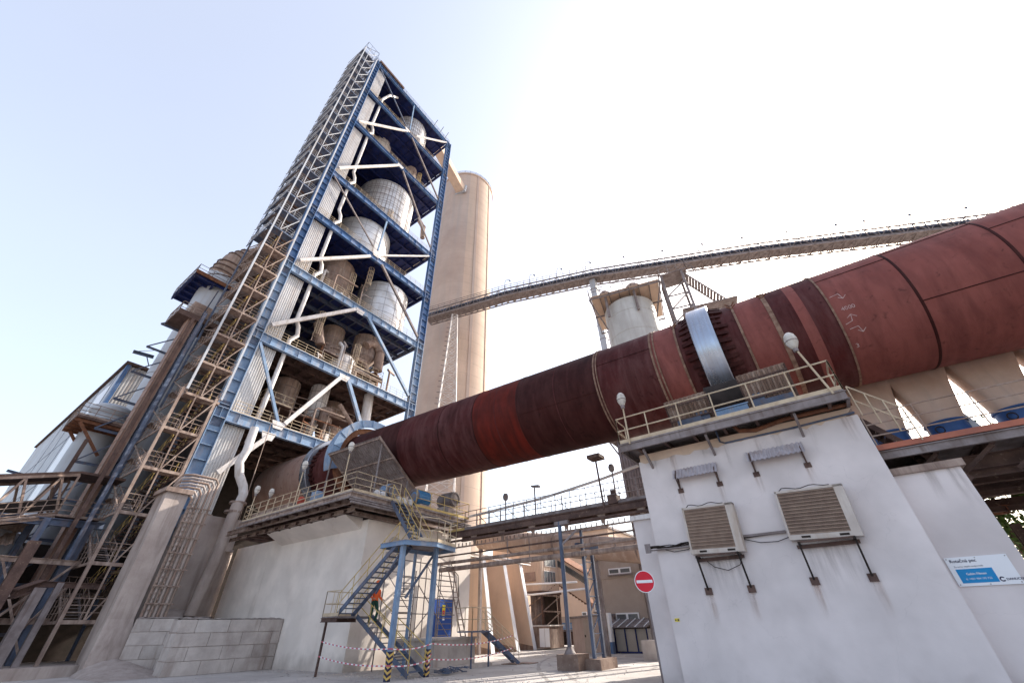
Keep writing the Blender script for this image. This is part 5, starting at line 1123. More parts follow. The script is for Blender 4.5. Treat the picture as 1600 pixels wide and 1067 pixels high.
for z in np.arange(4, B1.z, 3): b.box(B1.x-.68, B1.x+.68, B1.y-.68, B1.y+.68, z, z+.08)
b.build('joint', M_steel, t)
b = MB(); rl = V((-B1.y, B1.x, 0)).normalized(); o = V((B1.x, B1.y, 0))-rl*1.15
for s_ in (-.25, .25): b.tube([o+rl*s_, o+rl*s_+V((0, 0, B1.z))], .05, 5)
for z in np.arange(1, B1.z, .6): b.tube([o-rl*.25+V((0, 0, z)), o+rl*.25+V((0, 0, z))], .03, 4)
b.build('ladder', M_tan, t)
M0 = pt(44.6, 67, 0); ml = thing('lattice_mast', 'white tapering lattice mast under the conveyor bridge before the silo', 'mast', tuple(M0))
zt2 = 56.5; b = MB(); 
def mleg(i, j, z): s_ = (2.6*(1-z/zt2)+.55); r_ = V((M0.y, -M0.x, 0)).normalized(); f_ = V((M0.x, M0.y, 0)).normalized(); return M0+r_*(i*s_)+f_*(j*s_)+V((0, 0, z))
for i, j in ((-1, -1), (1, -1), (1, 1), (-1, 1)):
    b = MB(); b.beam(mleg(i, j, 0), mleg(i, j, zt2), .17, .17, upv=(0, 1, 0)); b.build('leg', M_white, ml)
b = MB(); zz = 0; st_ = 3.6; c = [(-1, -1), (1, -1), (1, 1), (-1, 1)]
while zz < zt2-1:
    z2 = min(zt2, zz+st_)
    for k in range(4):
        p, q = c[k], c[(k+1) % 4]; b.beam(mleg(*p, zz), mleg(*q, z2), .07); b.beam(mleg(*q, zz), mleg(*p, z2), .07); b.beam(mleg(*p, z2), mleg(*q, z2), .07)
    zz = z2; st_ = max(2.0, st_*.95)
b.build('lacing', M_white, ml)
b = MB()
for z in np.arange(1, zt2, 1.2): p = mleg(-1, -1, z); r_ = V((M0.y, -M0.x, 0)).normalized(); b.beam(p-r_*.7, p, .1)
b.build('rung', M_steel, ml)
# pale tank tower behind the kiln
gx, gy = azd(76.3, 45); gs = thing('storage_tank', 'round pale grey tank with dark roof platform rising behind the kiln', 'tank', (gx, gy, 0)); GR = 3.3; GT = 36.6
b = MB(); b.lathe((gx, gy, 0), [(GR, 14), (GR, GT), (.001, GT+.1)], 48); b.build('shell', M_tank, gs)
b = MB(); 
for z in np.arange(16, GT, 3.1): b.lathe((gx, gy, z), [(GR+.004, -.04), (GR+.04, 0), (GR+.004, .04)], 48)
b.build('weld_ring', M_tank, gs)
gd = V((gx, gy, 0)).normalized(); gr_ = V((gd.y, -gd.x, 0))
def gp(i, j, z): return (gx+gr_.x*i+gd.x*j, gy+gr_.y*i+gd.y*j, z)
b = MB(); b.prism([gp(-4.4, -4.0, GT+.9), gp(4.4, -4.0, GT+.9), gp(4.4, 4.0, GT+.9), gp(-4.4, 4.0, GT+.9)], (0, 0, .05)); b.build('deck', M_beige, gs)
b = MB()
for k in range(8): x = -4.5+k*1.28; b.ibeam(gp(x, -4.2, GT+.7), gp(x, 4.2, GT+.7), .1, .2)
for j in (-4.1, 0, 4.1): b.ibeam(gp(-4.6, j, GT+.45), gp(4.6, j, GT+.45), .12, .22)
for x in (-2.5, 1.2): b.beam(gp(x, -3.35, GT+.7), gp(x, -3.35, GT-2.6), .3, .25)
b.beam(gp(-4.6, -4.1, GT+.4), gp(-3.1, -1.5, GT-3.2), .14); b.beam(gp(4.6, -4.1, GT+.4), gp(3.1, -1.5, GT-3.2), .14)
b.build('joist', M_steel, gs)
b = MB(); rail(b, [gp(-4.6, 4.2, GT+1), gp(-4.6, -4.2, GT+1), gp(4.6, -4.2, GT+1), gp(4.6, 4.2, GT+1)], sp=1.6, r=.04, toe=False); b.build('railing', M_steel, gs)
b = MB()
for x, r_ in ((-2.6, .8), (1.2, .95)): b.lathe(gp(x, -2, GT+1), [(r_*.7, 0), (r_, .4), (r_, 1.4), (r_*.5, 1.9), (.001, 2)], 18)
b.build('roof_vent', M_tan, gs)
sg = thing('tank_stair_gantry', 'steel gantry with steep stairs right of the pale tank', 'gantry', gp(7, 0, 30))
b = MB(); flight(b, None, gp(11.2, -3.2, GT-4.6), gp(7.6, -3.2, GT+1.6), 1.8, gd, 15, False, .3); b.build('stairs', M_steel, sg)
b = MB(); b.prism([gp(4.8, -3.8, GT+1.5), gp(8, -3.8, GT+1.7), gp(8, -1, GT+1.7), gp(4.8, -1, GT+1.5)], (0, 0, .12)); b.prism([gp(6, -3.8, GT-4.6), gp(12, -3.8, GT-4.6), gp(12, -1, GT-4.6), gp(6, -1, GT-4.6)], (0, 0, .15)); b.build('landing', M_steel, sg)
b = MB()
for x in (4.9, 7.4): b.beam(gp(x, -3.6, 12), gp(x, -3.6, GT+1.6), .3, .3); b.beam(gp(x, -1.2, 12), gp(x, -1.2, GT+1.6), .3, .3)
for z in np.arange(GT-12, GT, 2): b.beam(gp(4.9, -3.6, z), gp(7.4, -3.6, z+2), .14); b.beam(gp(4.9, -3.6, z), gp(7.4, -3.6, z), .14); b.beam(gp(4.9, -1.2, z), gp(4.9, -3.6, z), .14)
b.build('frame', M_steel, sg)
b = MB(); rail(b, [gp(4.8, -3.8, GT+1.6), gp(8, -3.8, GT+1.8)], sp=1, r=.04, toe=False); rail(b, [gp(8, -3.8, GT+1.8), gp(11.4, -3.8, GT-4.4)], sp=1.5, r=.04, toe=False); b.build('railing', M_steel, sg)
cc = azd(71.9, 33.5); ct = thing('ribbed_shaft', 'grey ribbed sheet metal shaft left of the white pier behind the footbridge', 'shaft', (cc[0], cc[1], 0))
b = MB(); x, y = cc; b.box(x-.05, x+2, y-1.0, y+1.0, 0, 14.6); b.build('body', M_steel, ct)
b = MB(); b.corr((x-.1, y+1.05, 0), (0, -2.1, 0), (0, 0, 14.6), 9, .09); b.build('ribbed_sheet', M_steel, ct)
b = MB(); b.box(x-.8, x+2, y-1.0, y+1.7, 14.6, 14.8); rail(b, [(x-.8, y+1.7, 14.8), (x-.8, y-1, 14.8)], sp=1); b.beam((x-.7, y+1.6, 14.6), (x, y+.9, 13), .1); b.build('head_deck', M_steel, ct)
# ------------------------------------------------------------------ footbridge between the piers
BX = 21.9; BZ = 7.15; BY0, BY1 = 5.2, 21.0
fbk = thing('footbridge', 'long dusty steel footbridge with railings joining the two kiln piers', 'footbridge', (BX, 13, BZ))
b = MB(); b.box(BX, BX+1.4, BY0, BY1, BZ-.06, BZ); b.build('deck', M_brownst, fbk)
b = MB(); b.ibeam((BX, BY0, BZ-.24), (BX, BY1, BZ-.24), .14, .36, .03); b.ibeam((BX+1.4, BY0, BZ-.24), (BX+1.4, BY1, BZ-.24), .14, .36); b.beam((BX-.05, BY0, BZ-.62), (BX-.05, BY1, BZ-.62), .1, .12); b.build('girder', M_brownst, fbk)
b = MB()
for y in np.arange(6, 21, .33): b.beam((BX+.2, y, BZ-.75), (BX+.2, y, BZ-.95), .05)
b.beam((BX+.2, BY0, BZ-.98), (BX+.2, BY1, BZ-.98), .1, .08)
for y in np.arange(7, 21, 2.3): b.prism([(BX, y, BZ-.42), (BX, y+.5, BZ-.42), (BX, y+.1, BZ-1.05)], (.06, 0, 0))
b.build('cable_hanger', M_brown, fbk)
for x, mt in ((BX+.05, M_steel), (BX+1.35, M_steel)):
    b = MB(); rail(b, [(x, BY0, BZ), (x, 19.6, BZ)], sp=1.0, r=.025, mids=(.5,), h=1.15); b.build('railing', mt, fbk)
b = MB(); rail(b, [(BX+.05, 19.6, BZ), (BX+.05, BY1, BZ)], sp=.7, r=.025); rail(b, [(BX+.05, 5.3, BZ), (BX+.05, 6.5, BZ)], sp=.7, r=.025, h=1.3, mids=(.4, .8)); b.build('gate_railing', M_railY, fbk)
b = MB()
for y in np.arange(6.5, 19.5, 1.3): b.beam((BX+1.38, y, BZ), (BX+1.38, y+1.3, BZ+1.15), .035)
b.build('rail_brace', M_steel, fbk)
op = thing('sloping_pipe', 'thin pipe sloping along above the footbridge railing', 'pipe', (BX+1.8, 13, 8.3))
b = MB(); b.tube([(BX+2.0, 21, 8.5), (BX+2.0, 14.5, 8.75), (BX+2.0, 10, 9.2), (BX+2.0, 6.3, 9.7)], .09, 8); b.build('pipe', M_white, op)
b = MB()
for y in (19, 16, 13, 10, 7.5): b.beam((BX+2, y, 7.2), (BX+2, y, 8.7), .05)
b.build('support', M_steel, op)
for i, (p, q, r_, mt, lb) in enumerate((((735, 873), (1000, 815), .05, M_brownst, 'thin pipe hung highest below the footbridge'), ((735, 882), (1000, 832), .1, M_tan, 'middle pale pipe hung below the footbridge'), ((740, 893), (1000, 843), .14, M_tan, 'lowest thick pipe hung below the footbridge'))):
    a, c = aX(*p, BX+.2), aX(*q, BX+.2); z = (a.z+c.z)/2
    b = MB(); b.tube([(a.x, a.y+3, z), (a.x, c.y-1, z)], r_, 9); one(b, 'pipe_run', mt, lb, 'pipe', 'pipes below the footbridge')
t = thing('pipe_hanger', 'thin steel hanger rods below the footbridge', 'hanger', (BX+.2, 13, 5))
for px in (826, 793, 874, 958): p = aX(px, 830, BX+.2); b = MB(); b.tube([(BX+.2, p.y, BZ-.9), (BX+.2, p.y, 5.0)], .025, 6); b.build('rod', M_steel, t)
pp = aX(905, 1042, BX+.6); yp = pp.y
M_foot = mat('rusty_stained_concrete', (.26, .19, .155), (.16, .11, .09), scale=1.5, speck=(.4, .34, .3), bump=.6, bs=8, rough=.95, bdist=.04)
t = thing('bridge_post', 'round blue grey post on a rough concrete footing under the footbridge', 'post', (21.7, yp, 0))
b = MB(); b.tube([(21.7, yp, .6), (21.7, yp, BZ-.5)], .11, 14); b.build('shaft', M_bsteel, t)
b = MB(); b.lathe((21.7, yp, .6), [(.3, 0), (.28, .06), (.12, .3)], 14); b.beam((21.7, yp, 5.4), (21.7, yp-1.1, 6.1), .08, .1); b.beam((21.7, yp+.3, BZ-.6), (21.7, yp-.6, BZ-.6), .2, .2); b.build('bracket', M_steel, t)
b = MB(); b.box(21.3, 22.5, yp-.62, yp+.55, 0, .62); b.build('footing', M_foot, t)
t = thing('lattice_post', 'pair of dark blue braced posts beside the round post', 'post', (22.6, 10.3, 0))
y1, y2 = aX(933, 1035, 22.6).y, aX(945, 1033, 23.4).y
for x, y in ((22.4, y1), (23.4, y2)):
    b = MB(); b.beam((x, y, .42), (x, y, 5.4), .16, .16, upv=(0, 1, 0)); b.build('shaft', M_bsteel, t)
b = MB()
for k in range(6): z = .6+k*.8; b.beam((22.4, y1, z), (23.4, y2, z+.8), .05); b.beam((22.4, y1, z), (23.4, y2, z), .05)
b.beam((22.2, y1+.3, 5.4), (23.6, y2-.3, 5.4), .2, .25); b.beam((22.4, y1, 5.4), (22.4, y1, 6.2), .14); b.build('lacing', M_bsteel, t)
b = MB(); b.box(22.0, 23.9, y2-.45, y1+.35, 0, .42); b.build('footing', M_foot, t)
t = thing('flood_lamp', 'flat square flood lamp on a tall pole rising from the footbridge', 'lamp', (BX, 8.1, BZ))
p = aX(945, 800, BX); b = MB(); b.tube([(BX, p.y, BZ-.2), (BX, p.y+.1, 9.75)], .06, 8); b.build('pole', M_brownst, t)
b = MB(); b.box(BX-.45, BX+.35, p.y-.35, p.y+.45, 9.75, 9.95); b.box(BX-.2, BX+.1, p.y-.1, p.y+.2, 9.95, 10.05); b.build('lamp_head', M_brownst, t)
b = MB(); b.box(BX-.1, BX+.5, p.y-.85, p.y-.3, BZ, BZ+.45); b.tube([(BX+.2, p.y-.6, BZ+.4), (BX+.2, p.y-.6, BZ+.75)], .16, 10); b.build('winch', M_brownst, t)
for px, pt_, lb in ((835, 762, 'street style lamp on a thin pole behind the middle of the footbridge'), (790, 780, 'small lamp behind the left end of the footbridge'), (956, 735, 'small oval lamp beside the square flood lamp')):
    LXX = BX+1.6; p = aX(px, pt_, LXX); t = thing('pole_lamp', lb, 'lamp', (LXX, p.y, BZ)); b = MB(); b.tube([(LXX, p.y, BZ-.3), (LXX, p.y, p.z)], .05, 7); b.build('pole', M_steel, t)
    b = MB(); b.lathe((LXX, p.y, p.z), [(.05, -.1), (.17, 0), (.2, .2), (.14, .38), (.001, .42)], 12, sharp=False) if px != 835 else b.prism([(LXX, p.y-.35, p.z), (LXX, p.y+.3, p.z+.12), (LXX, p.y+.3, p.z+.22), (LXX, p.y-.3, p.z+.16)], (.25, 0, 0)); b.build('lamp_head', M_steel, t)
# big brown duct behind
t = thing('dust_duct', 'fat beige horizontal duct passing behind the footbridge', 'duct', (31, 16, 7))
P_ = [aX(*p, 31) for p in ((752, 842), (800, 847), (870, 851), (930, 856), (1000, 860), (1030, 862))]
b = MB(); b.tube(P_, .82, 24); b.build('shell', mat('dusty_duct_plate', (.42, .30, .235), (.32, .22, .17), scale=.5, streak=(.5, .4, .33), rough=.75), t)
b = MB()
for p in P_[1:-1]: b.lathe(p, [(.83, -.05), (.9, -.05), (.9, .05), (.83, .05)], 24, 'y')
b.build('flange', M_tan, t)
b = MB()
for p in (P_[0], P_[3]): b.beam((31, p.y, 0), (31, p.y, p.z-.7), .25, .25)
b.build('trestle', M_steel, t)
# ------------------------------------------------------------------ blue staircase
bs = thing('blue_staircase', 'blue steel staircase with cream and yellow handrails zigzagging up to the platform', 'staircase', (14.5, 17, 0))
for i, (x, y, z) in enumerate(((14.5, 16.9, 5.2), (16.6, 16.75, 5.2))):
    b = MB(); b.beam((x, y, 1.0), (x, y, z), .2, .2, upv=(0, 1, 0)); lg_ = b.build('leg', M_blueL, bs)
    b = MB(); b.beam((x, y, 0), (x, y, 1.0), .2, .2, upv=(0, 1, 0)); b.build('leg_foot', M_ink, bs)
    b = MB()
    for k in range(5):
        z0 = .04+k*.19; c = .108
        b.add([(x-c, y-c, z0), (x+c, y-c, z0+.1), (x+c, y-c, z0+.19), (x-c, y-c, z0+.09)], [(0, 1, 2, 3)]); b.add([(x-c, y+c, z0+.12), (x-c, y-c, z0), (x-c, y-c, z0+.09), (x-c, y+c, z0+.21)], [(0, 1, 2, 3)])
    b.build('hazard_stripe', M_yst, bs)
for x, y in ((16.7, 18.4),):
    b = MB(); b.beam((x, y, 0), (x, y, 5.1), .12, .12, upv=(0, 1, 0)); b.build('rear_leg', M_blueL, bs)
b = MB(); b.beam((14.5, 16.9, 5.0), (14.6, 18.6, 3.2), .07); b.beam((16.6, 16.8, 5.0), (15.6, 17.6, 3.0), .1, .12); b.beam((14.6, 16.9, 5.1), (15.3, 17.4, 3.2), .05); b.build('brace', M_bsteel, bs)
b = MB(); b.prism([(14.3, 16.6, 5.28), (15.9, 16.0, 5.28), (17.8, 16.5, 5.28), (17.8, 18.4, 5.28), (14.3, 18.4, 5.28)], (0, 0, .05)); b.build('upper_landing', M_steel, bs)
b = MB()
for a, c in (((14.3, 16.6, 5.2), (15.9, 16.0, 5.2)), ((15.9, 16.0, 5.2), (17.8, 16.5, 5.2)), ((17.8, 16.5, 5.2), (17.8, 18.4, 5.2)), ((14.3, 18.4, 5.2), (17.8, 18.4, 5.2)), ((14.3, 16.6, 5.2), (14.3, 18.4, 5.2))): b.ibeam(a, c, .08, .2, .02)
b.build('landing_frame', M_blueL, bs)
b = MB(); rail(b, [(14.95, 16.35, 5.33), (15.9, 16.0, 5.33), (17.8, 16.5, 5.33), (17.8, 18.4, 5.33)], sp=.7, r=.025, mids=(.5,)); b.build('landing_railing', M_rail, bs)
def fl(a, c, w_, wd_, mt, ns_):
    b = MB(); rb = MB(); flight(b, rb, a, c, w_, wd_, ns_, sd_=.2); b.build('stair_flight', mt, bs); rb.build('handrail', M_railY, bs)
fl((14.4, 21.2, 2.35), (14.35, 17.2, 5.2), .95, (1, 0, 0), M_bsteel, 14)
fl((16.6, 18.3, 5.33), (16.6, 21.0, 8.25), .95, (1, 0, 0), M_bsteel, 12)
fl((15.45, 16.7, .1), (15.45, 20.9, 2.35), .95, (1, 0, 0), M_bsteel, 11)
b = MB(); b.box(14.3, 16.38, 20.9, 22.2, 2.3, 2.36); b.build('lower_landing', M_steel, bs)
b = MB(); b.ibeam((14.3, 22.2, 2.22), (16.38, 22.2, 2.22), .1, .18); b.ibeam((14.3, 20.9, 2.22), (14.3, 22.2, 2.22), .1, .18); b.beam((14.55, 22.1, 0), (14.55, 22.1, 2.2), .09); b.build('landing_support', M_brownst, bs)
b = MB(); rail(b, [(14.32, 20.9, 2.36), (14.32, 22.2, 2.36), (16.3, 22.2, 2.36)], sp=.65, r=.022); b.build('lower_railing', M_rail, bs)
# scaffold ladders by the blue door
for i, (x0, x1, yy, zt_, n_, lb) in enumerate(((17.6, 18.9, 20.6, 4.6, 15, 'wide galvanised scaffold frame left of the blue door'), (21.2, 22.6, 20.9, 5.2, 17, 'tall galvanised scaffold frame in front of the blue door'))):
    t = thing('scaffold_tower', lb, 'scaffold', (x0, yy, 0), 'scaffold frames by the blue door')
    b = MB()
    for x in (x0, x1):
        for y in (yy, yy+1.2): b.tube([(x, y, 0), (x, y, zt_)], .035, 7)
    b.build('standard', M_steel, t); b = MB()
    for k in range(n_): z = .3+k*(zt_-.4)/n_; b.tube([(x0, yy, z), (x1, yy, z)], .024, 6)
    b.build('rung', M_steel, t); b = MB(); b.tube([(x0, yy, .3), (x1, yy+1.2, 2.4)], .024, 6); b.tube([(x1, yy, 2.4), (x0, yy+1.2, zt_)], .024, 6); b.tube([(x0, yy+1.2, zt_), (x1, yy+1.2, zt_)], .024, 6); b.build('brace', M_steel, t)
t = thing('scaffold_rails', 'galvanised scaffold tubes linking the two frames above the blue door', 'scaffold', (19, 20.6, 3))
b = MB()
for z in (5.1, 4.3, 3.3, 2.5): b.tube([(17.4, 20.6, z), (22.8, 20.9, z-.05)], .028, 6)
for x in (19.2, 20.2): b.tube([(x, 20.6, 0), (x, 20.6, 5.3)], .03, 6)
b.tube([(19.2, 20.6, 3.9), (22.4, 20.8, 1.2)], .028, 6); b.tube([(17.6, 20.6, .3), (20.2, 20.6, 2.6)], .028, 6); b.build('tube', M_steel, t)
t = thing('leaning_ladder', 'steep wooden ladder leaning right of the blue door', 'ladder', (22.6, 20.2, 0)); b = MB()
for o in (0, .45): b.beam((22.9+o, 20.3, 1.2), (22.4+o, 21.3, 5.0), .05, .07)
for k in range(13): f = (k+.5)/13; b.beam((22.9-.5*f, 20.3+f, 1.2+3.8*f), (23.35-.5*f, 20.3+f, 1.2+3.8*f), .03, .04)
b.build('rails', M_tan, t)
# blue door
p0, p1 = aY(683, 936, PY0), aY(700, 996, PY0)
dr = thing('blue_door', 'bright blue narrow door in the white pier behind the scaffold', 'door', (p0.x, PY0, p1.z))
b = MB(); b.box(p0.x-.25, p1.x+.25, PY0-.03, PY0-.002, p1.z, p0.z); b.build('leaf', M_signb2 if False else mat('deep_blue_door', (.01, .06, .25), (.01, .05, .25), rough=.5, bump=.02), dr)
cxm = (p0.x+p1.x)/2
b = MB(); b.box(cxm-.12, cxm+.16, PY0-.045, PY0-.032, p0.z-.9, p0.z-.3); b.build('poster', M_yel, dr)
b = MB(); b.box(cxm-.08, cxm+.12, PY0-.05, PY0-.046, p0.z-.85, p0.z-.6); b.build('poster_print', M_red, dr)
b = MB(); b.box(cxm-.05, cxm+.14, PY0-.045, PY0-.032, p0.z-1.15, p0.z-1.0); b.build('notice', M_signw, dr)
# block in front of door with little stair
b = MB(); b.box(18.9, 22.2, 18.6, 21.6, 0, 1.25); b.box(18.8, 22.3, 18.5, 21.7, 1.25, 1.35); b.box(18.4, 22.8, 17.8, 18.6, 0, .14)
one(b, 'concrete_step_block', M_block, 'grey concrete block with railings below the blue door', 'platform block')
ss = thing('yard_stair', 'short dark steel stair with thin railing right of the concrete block', 'stair', (22, 18, 0))
b = MB(); rb = MB(); flight(b, rb, (23.9, 16.7, .05), (22.3, 17.9, 1.6), .95, (.6, .8, 0), 6); b.build('stair_flight', M_bsteel, ss)
b = MB(); b.box(20.6, 22.3, 17.5, 18.6, 1.55, 1.62); b.beam((20.7, 17.6, 0), (20.7, 17.6, 1.6), .07); b.beam((22.2, 17.6, 0), (22.2, 17.6, 1.6), .07); b.build('landing', M_bsteel, ss)
rail(rb, [(20.6, 18.6, 1.6), (20.6, 17.5, 1.6), (22.3, 17.5, 1.6)], sp=.6, toe=False); rb.build('railing', M_rail, ss)
# warning tape
t = thing('barrier_tape', 'red and white barrier tape strung round the blue staircase legs', 'barrier tape', (14.5, 17, .8))
M_tape = mat('faded_red_tape', (.55, .13, .17), (.45, .1, .14), rough=.6, bump=0)
def tape(a, c, sag):
    b = MB(); a, c = V(a), V(c); n_ = max(3, int((c-a).length/.16)); P_ = [a.lerp(c, i/n_)-V((0, 0, sag*4*(i/n_)*(1-i/n_))) for i in range(n_+1)]; u = V((0, 0, .024))
    vs = [q for p in P_ for q in (p-u, p+u)]; b.add(vs, [(2*i, 2*i+2, 2*i+3, 2*i+1) for i in range(n_)]); b.mi = [i % 2 for i in range(n_)]
    b.build('tape_span', [M_tape, M_signw], t)
for zz in (.78, 1.35): tape((14.5, 22.1, zz), (14.38, 16.8, zz-.25), .12); tape((14.38, 16.79, zz-.25), (16.72, 16.63, zz-.15), .1); tape((16.72, 16.63, zz-.15), (23.6, 16.9, zz), .2)
for zz in (.3, .5, .7): tape((16.47, 16.62, zz), (16.73, 16.62, zz+.12), 0)
b = MB(); rn = random.Random(4)
for k in range(46):
    x, y, z = 17.4+rn.random()*1.6, 16.3+rn.random()*.7, .05+.16*rn.random(); a = rn.random()*3.1; b.beam((x-.15*math.cos(a), y-.15*math.sin(a), z), (x+.15*math.cos(a), y+.15*math.sin(a), z+.06*rn.random()), .05, .04)
one(b, 'scrap_pile', M_bsteel, 'small heap of grey scrap on the ground by the striped post', 'scrap heap')
b = MB(); b.tube([aY(*p, PY0-.05) for p in ((703, 875), (708, 889), (716, 899), (717, 930), (713, 950), (715, 975))], .03, 6); one(b, 'hanging_cable', M_dark, 'black cable hanging down the white pier beside the scaffold', 'cable')
# worker on the stairs
def person(pos, face, label):
    t = thing('person', label, 'person', pos); p = V(pos); f = V((math.cos(face), math.sin(face), 0)); s_ = V((-f.y, f.x, 0))
    def P3(a, b_, c): return f*a+s_*b_+V((0, 0, c))
    J = [(P3(0, 0, .95), .15), (P3(.02, 0, 1.15), .14), (P3(.04, 0, 1.38), .17), (P3(.06, 0, 1.52), .06), (P3(.1, 0, 1.66), .105), (P3(.1, 0, 1.76), .09),
         (P3(.02, .1, .9), .11), (P3(.2, .11, .5), .075), (P3(.1, .11, .1), .055), (P3(.27, .12, .05), .05),
         (P3(0, -.1, .9), .11), (P3(.03, -.11, .48), .075), (P3(-.12, -.11, .05), .055), (P3(.05, -.12, .0), .05),
         (P3(.04, .2, 1.42), .075), (P3(.0, .28, 1.14), .05), (P3(.22, .3, 1.0), .04), (P3(.3, .3, 1.0), .035),
         (P3(.04, -.2, 1.42), .075), (P3(.0, -.3, 1.14), .05), (P3(.22, -.32, 1.05), .04), (P3(.3, -.32, 1.05), .035)]
    E_ = [(0, 1), (1, 2), (2, 3), (3, 4), (4, 5), (0, 6), (6, 7), (7, 8), (8, 9), (0, 10), (10, 11), (11, 12), (12, 13), (2, 14), (14, 15), (15, 16), (16, 17), (2, 18), (18, 19), (19, 20), (20, 21)]
    fingers = []
    for si, hnd in ((1, 17), (-1, 21)):
        h0 = J[hnd][0]
        for k in range(4):
            L0 = .07+.01*(k in (1, 2)); a0 = h0+s_*(.024*(k-1.5)); J.append((a0+f*.03, .011)); J.append((a0+f*(.03+L0*.5)-V((0, 0, .01)), .010)); J.append((a0+f*(.03+L0*.75)-V((0, 0, .045)), .009)); n0 = len(J)
            E_.extend([(hnd, n0-3), (n0-3, n0-2), (n0-2, n0-1)])
        J.append((h0-s_*si*.045+f*.01, .013)); J.append((h0-s_*si*.06+f*.05-V((0, 0, .02)), .011)); n0 = len(J); E_.extend([(hnd, n0-2), (n0-2, n0-1)])
    me = bpy.data.meshes.new('body'); me.from_pydata([j[0] for j in J], E_, []); o = bpy.data.objects.new('body', me); COL.objects.link(o)
    sk = o.modifiers.new('s', 'SKIN'); me.skin_vertices.new() if not me.skin_vertices else None
    for i, j in enumerate(J): me.skin_vertices[0].data[i].radius = (j[1], j[1])
    me.skin_vertices[0].data[0].use_root = True
    o.modifiers.new('u', 'SUBSURF').levels = 2; dg = bpy.context.evaluated_depsgraph_get(); m2 = bpy.data.meshes.new_from_object(o.evaluated_get(dg)); bpy.data.objects.remove(o)
    m2.materials.clear()
    for mm in (M_skin, M_cloth, M_cloth2, M_dark): m2.materials.append(mm)
    for pl in m2.polygons:
        z = pl.center.z; pl.use_smooth = True; dist = pl.center.dot(f)
        pl.material_index = 3 if z < .09 else 2 if z < .97 and abs(pl.center.dot(s_)) < .25 else 0 if z > 1.53 or dist > .255 else 1
    ob = bpy.data.objects.new('body', m2); COL.objects.link(ob); ob.parent = t
    b = MB(); hc = p+P3(.1, 0, 1.72); b.lathe(hc, [(.16, 0), (.135, .02), (.13, .08), (.09, .15), (.001, .17)], 20, sharp=False); b.build('helmet', M_cloth, t)
    b = MB()
    for k in (-1, 1): b.lathe(p+P3(.195, k*.035, 1.69), [(.001, .008), (.01, .006), (.012, 0), (.01, -.006), (.001, -.008)], 8, sharp=False)
    b.build('eyes', M_ink, t)
    b = MB(); b.prism([p+P3(.2, -.014, 1.63), p+P3(.2, .014, 1.63), p+P3(.19, 0, 1.68)], f*.02); b.box(0, 0, 0, 0, 0, 0) if False else None; b.build('nose', M_skin, t)
    return t
person((15.95, 20.3, 2.05), R(-90), 'person in orange jacket, orange helmet and dark green trousers descending the blue stairs')
# ------------------------------------------------------------------ background buildings
bb = thing('buttressed_building', 'beige building with three sloping buttresses, edges coloured as sunlit, left of the yard', 'building', (32, 25, 0))
WY = 28.6
b = MB(); b.box(27.2, 39.6, WY, WY+12, 0, 7.4); b.build('wall', M_beige, bb)
b = MB(); b.box(27.0, 39.8, WY-.15, WY+12.2, 7.4, 7.7); b.build('parapet', M_tan, bb)
for fx, fy, ty in ((32.3, 25.3, 26.5), (35.5, 25.0, 26.5), (38.2, 25.0, 26.4)):
    b = MB(); b.prism([(fx, fy, 0), (fx, WY, 0), (fx, WY, 7.0), (fx, ty, 7.0)], (.42, 0, 0)); b.build('buttress', M_beige, bb)
    b = MB(); b.prism([(fx-.03, fy-.03, 0), (fx-.03, fy+.02, 0), (fx-.03, ty+.02, 7.03), (fx-.03, ty-.03, 7.03)], (.48, 0, 0)); b.build('sunlit_edge', M_signw, bb)  # sunlight on the narrow front faces put in as white strips
    b = MB(); b.prism([(fx-.012, fy, 0), (fx-.012, WY, 0), (fx-.012, WY, .25), (fx-.012, fy+1.5, .5), (fx-.012, fy+.08, .3)], (.01, 0, 0)); b.build('splash_stain', M_brown, bb)
for px, zz in ((33.6, (1.9, 3.6, 5.2)), (30.4, (1.9, 3.6, 5.2))):
    for z in zz: b = MB(); b.box(px-.5, px+.9, WY-.05, WY-.002, z, z+1.4); b.build('panel', M_white, bb)
b = MB(); b.box(33.1, 34.2, WY-.06, WY-.003, 0, 1.85); b.build('door', M_blue, bb)
for x in (31.6, 35.2): b = MB(); b.tube([(x, WY-.15, 0), (x, WY-.15, 7.3)], .06, 7); b.build('drain_pipe', M_tan, bb)
for z in (7.1, 7.35): b = MB(); b.tube([(28, 26.4, z-.1), (40, 26.2, z-.1)], .07, 7); b.build('top_pipe', M_white, bb)
hb = thing('elevated_hut', 'beige ribbed hut raised on a dark steel frame with windows', 'building', (42, 27, 0))
HX = 42.0; ya, yb = aX(812, 900, HX).y, aX(846, 900, HX).y; zb_ = aX(850, 922, HX).z; HX2 = aY(872, 900, yb).x
b = MB(); b.corr((HX, ya, zb_), (0, yb-ya, 0), (0, 0, 3.6), 14, .05); b.corr((HX, yb, zb_), (HX2-HX, 0, 0), (0, 0, 3.6), 10, .05); b.build('ribbed_wall', M_beige, hb)
b = MB(); b.box(HX+.06, HX2-.02, yb+.06, ya, zb_, zb_+3.6); b.build('body', M_beige, hb)
b = MB(); b.box(HX-.2, HX2+.1, yb-.2, ya+.2, zb_-.25, zb_); b.build('base_frame', M_brownst, hb)
a, c = aX(820, 909, HX-.1), aX(836, 893, HX-.1); b = MB(); b.box(HX-.12, HX-.05, c.y, a.y, a.z, c.z); b.build('louvre', M_brown, hb)
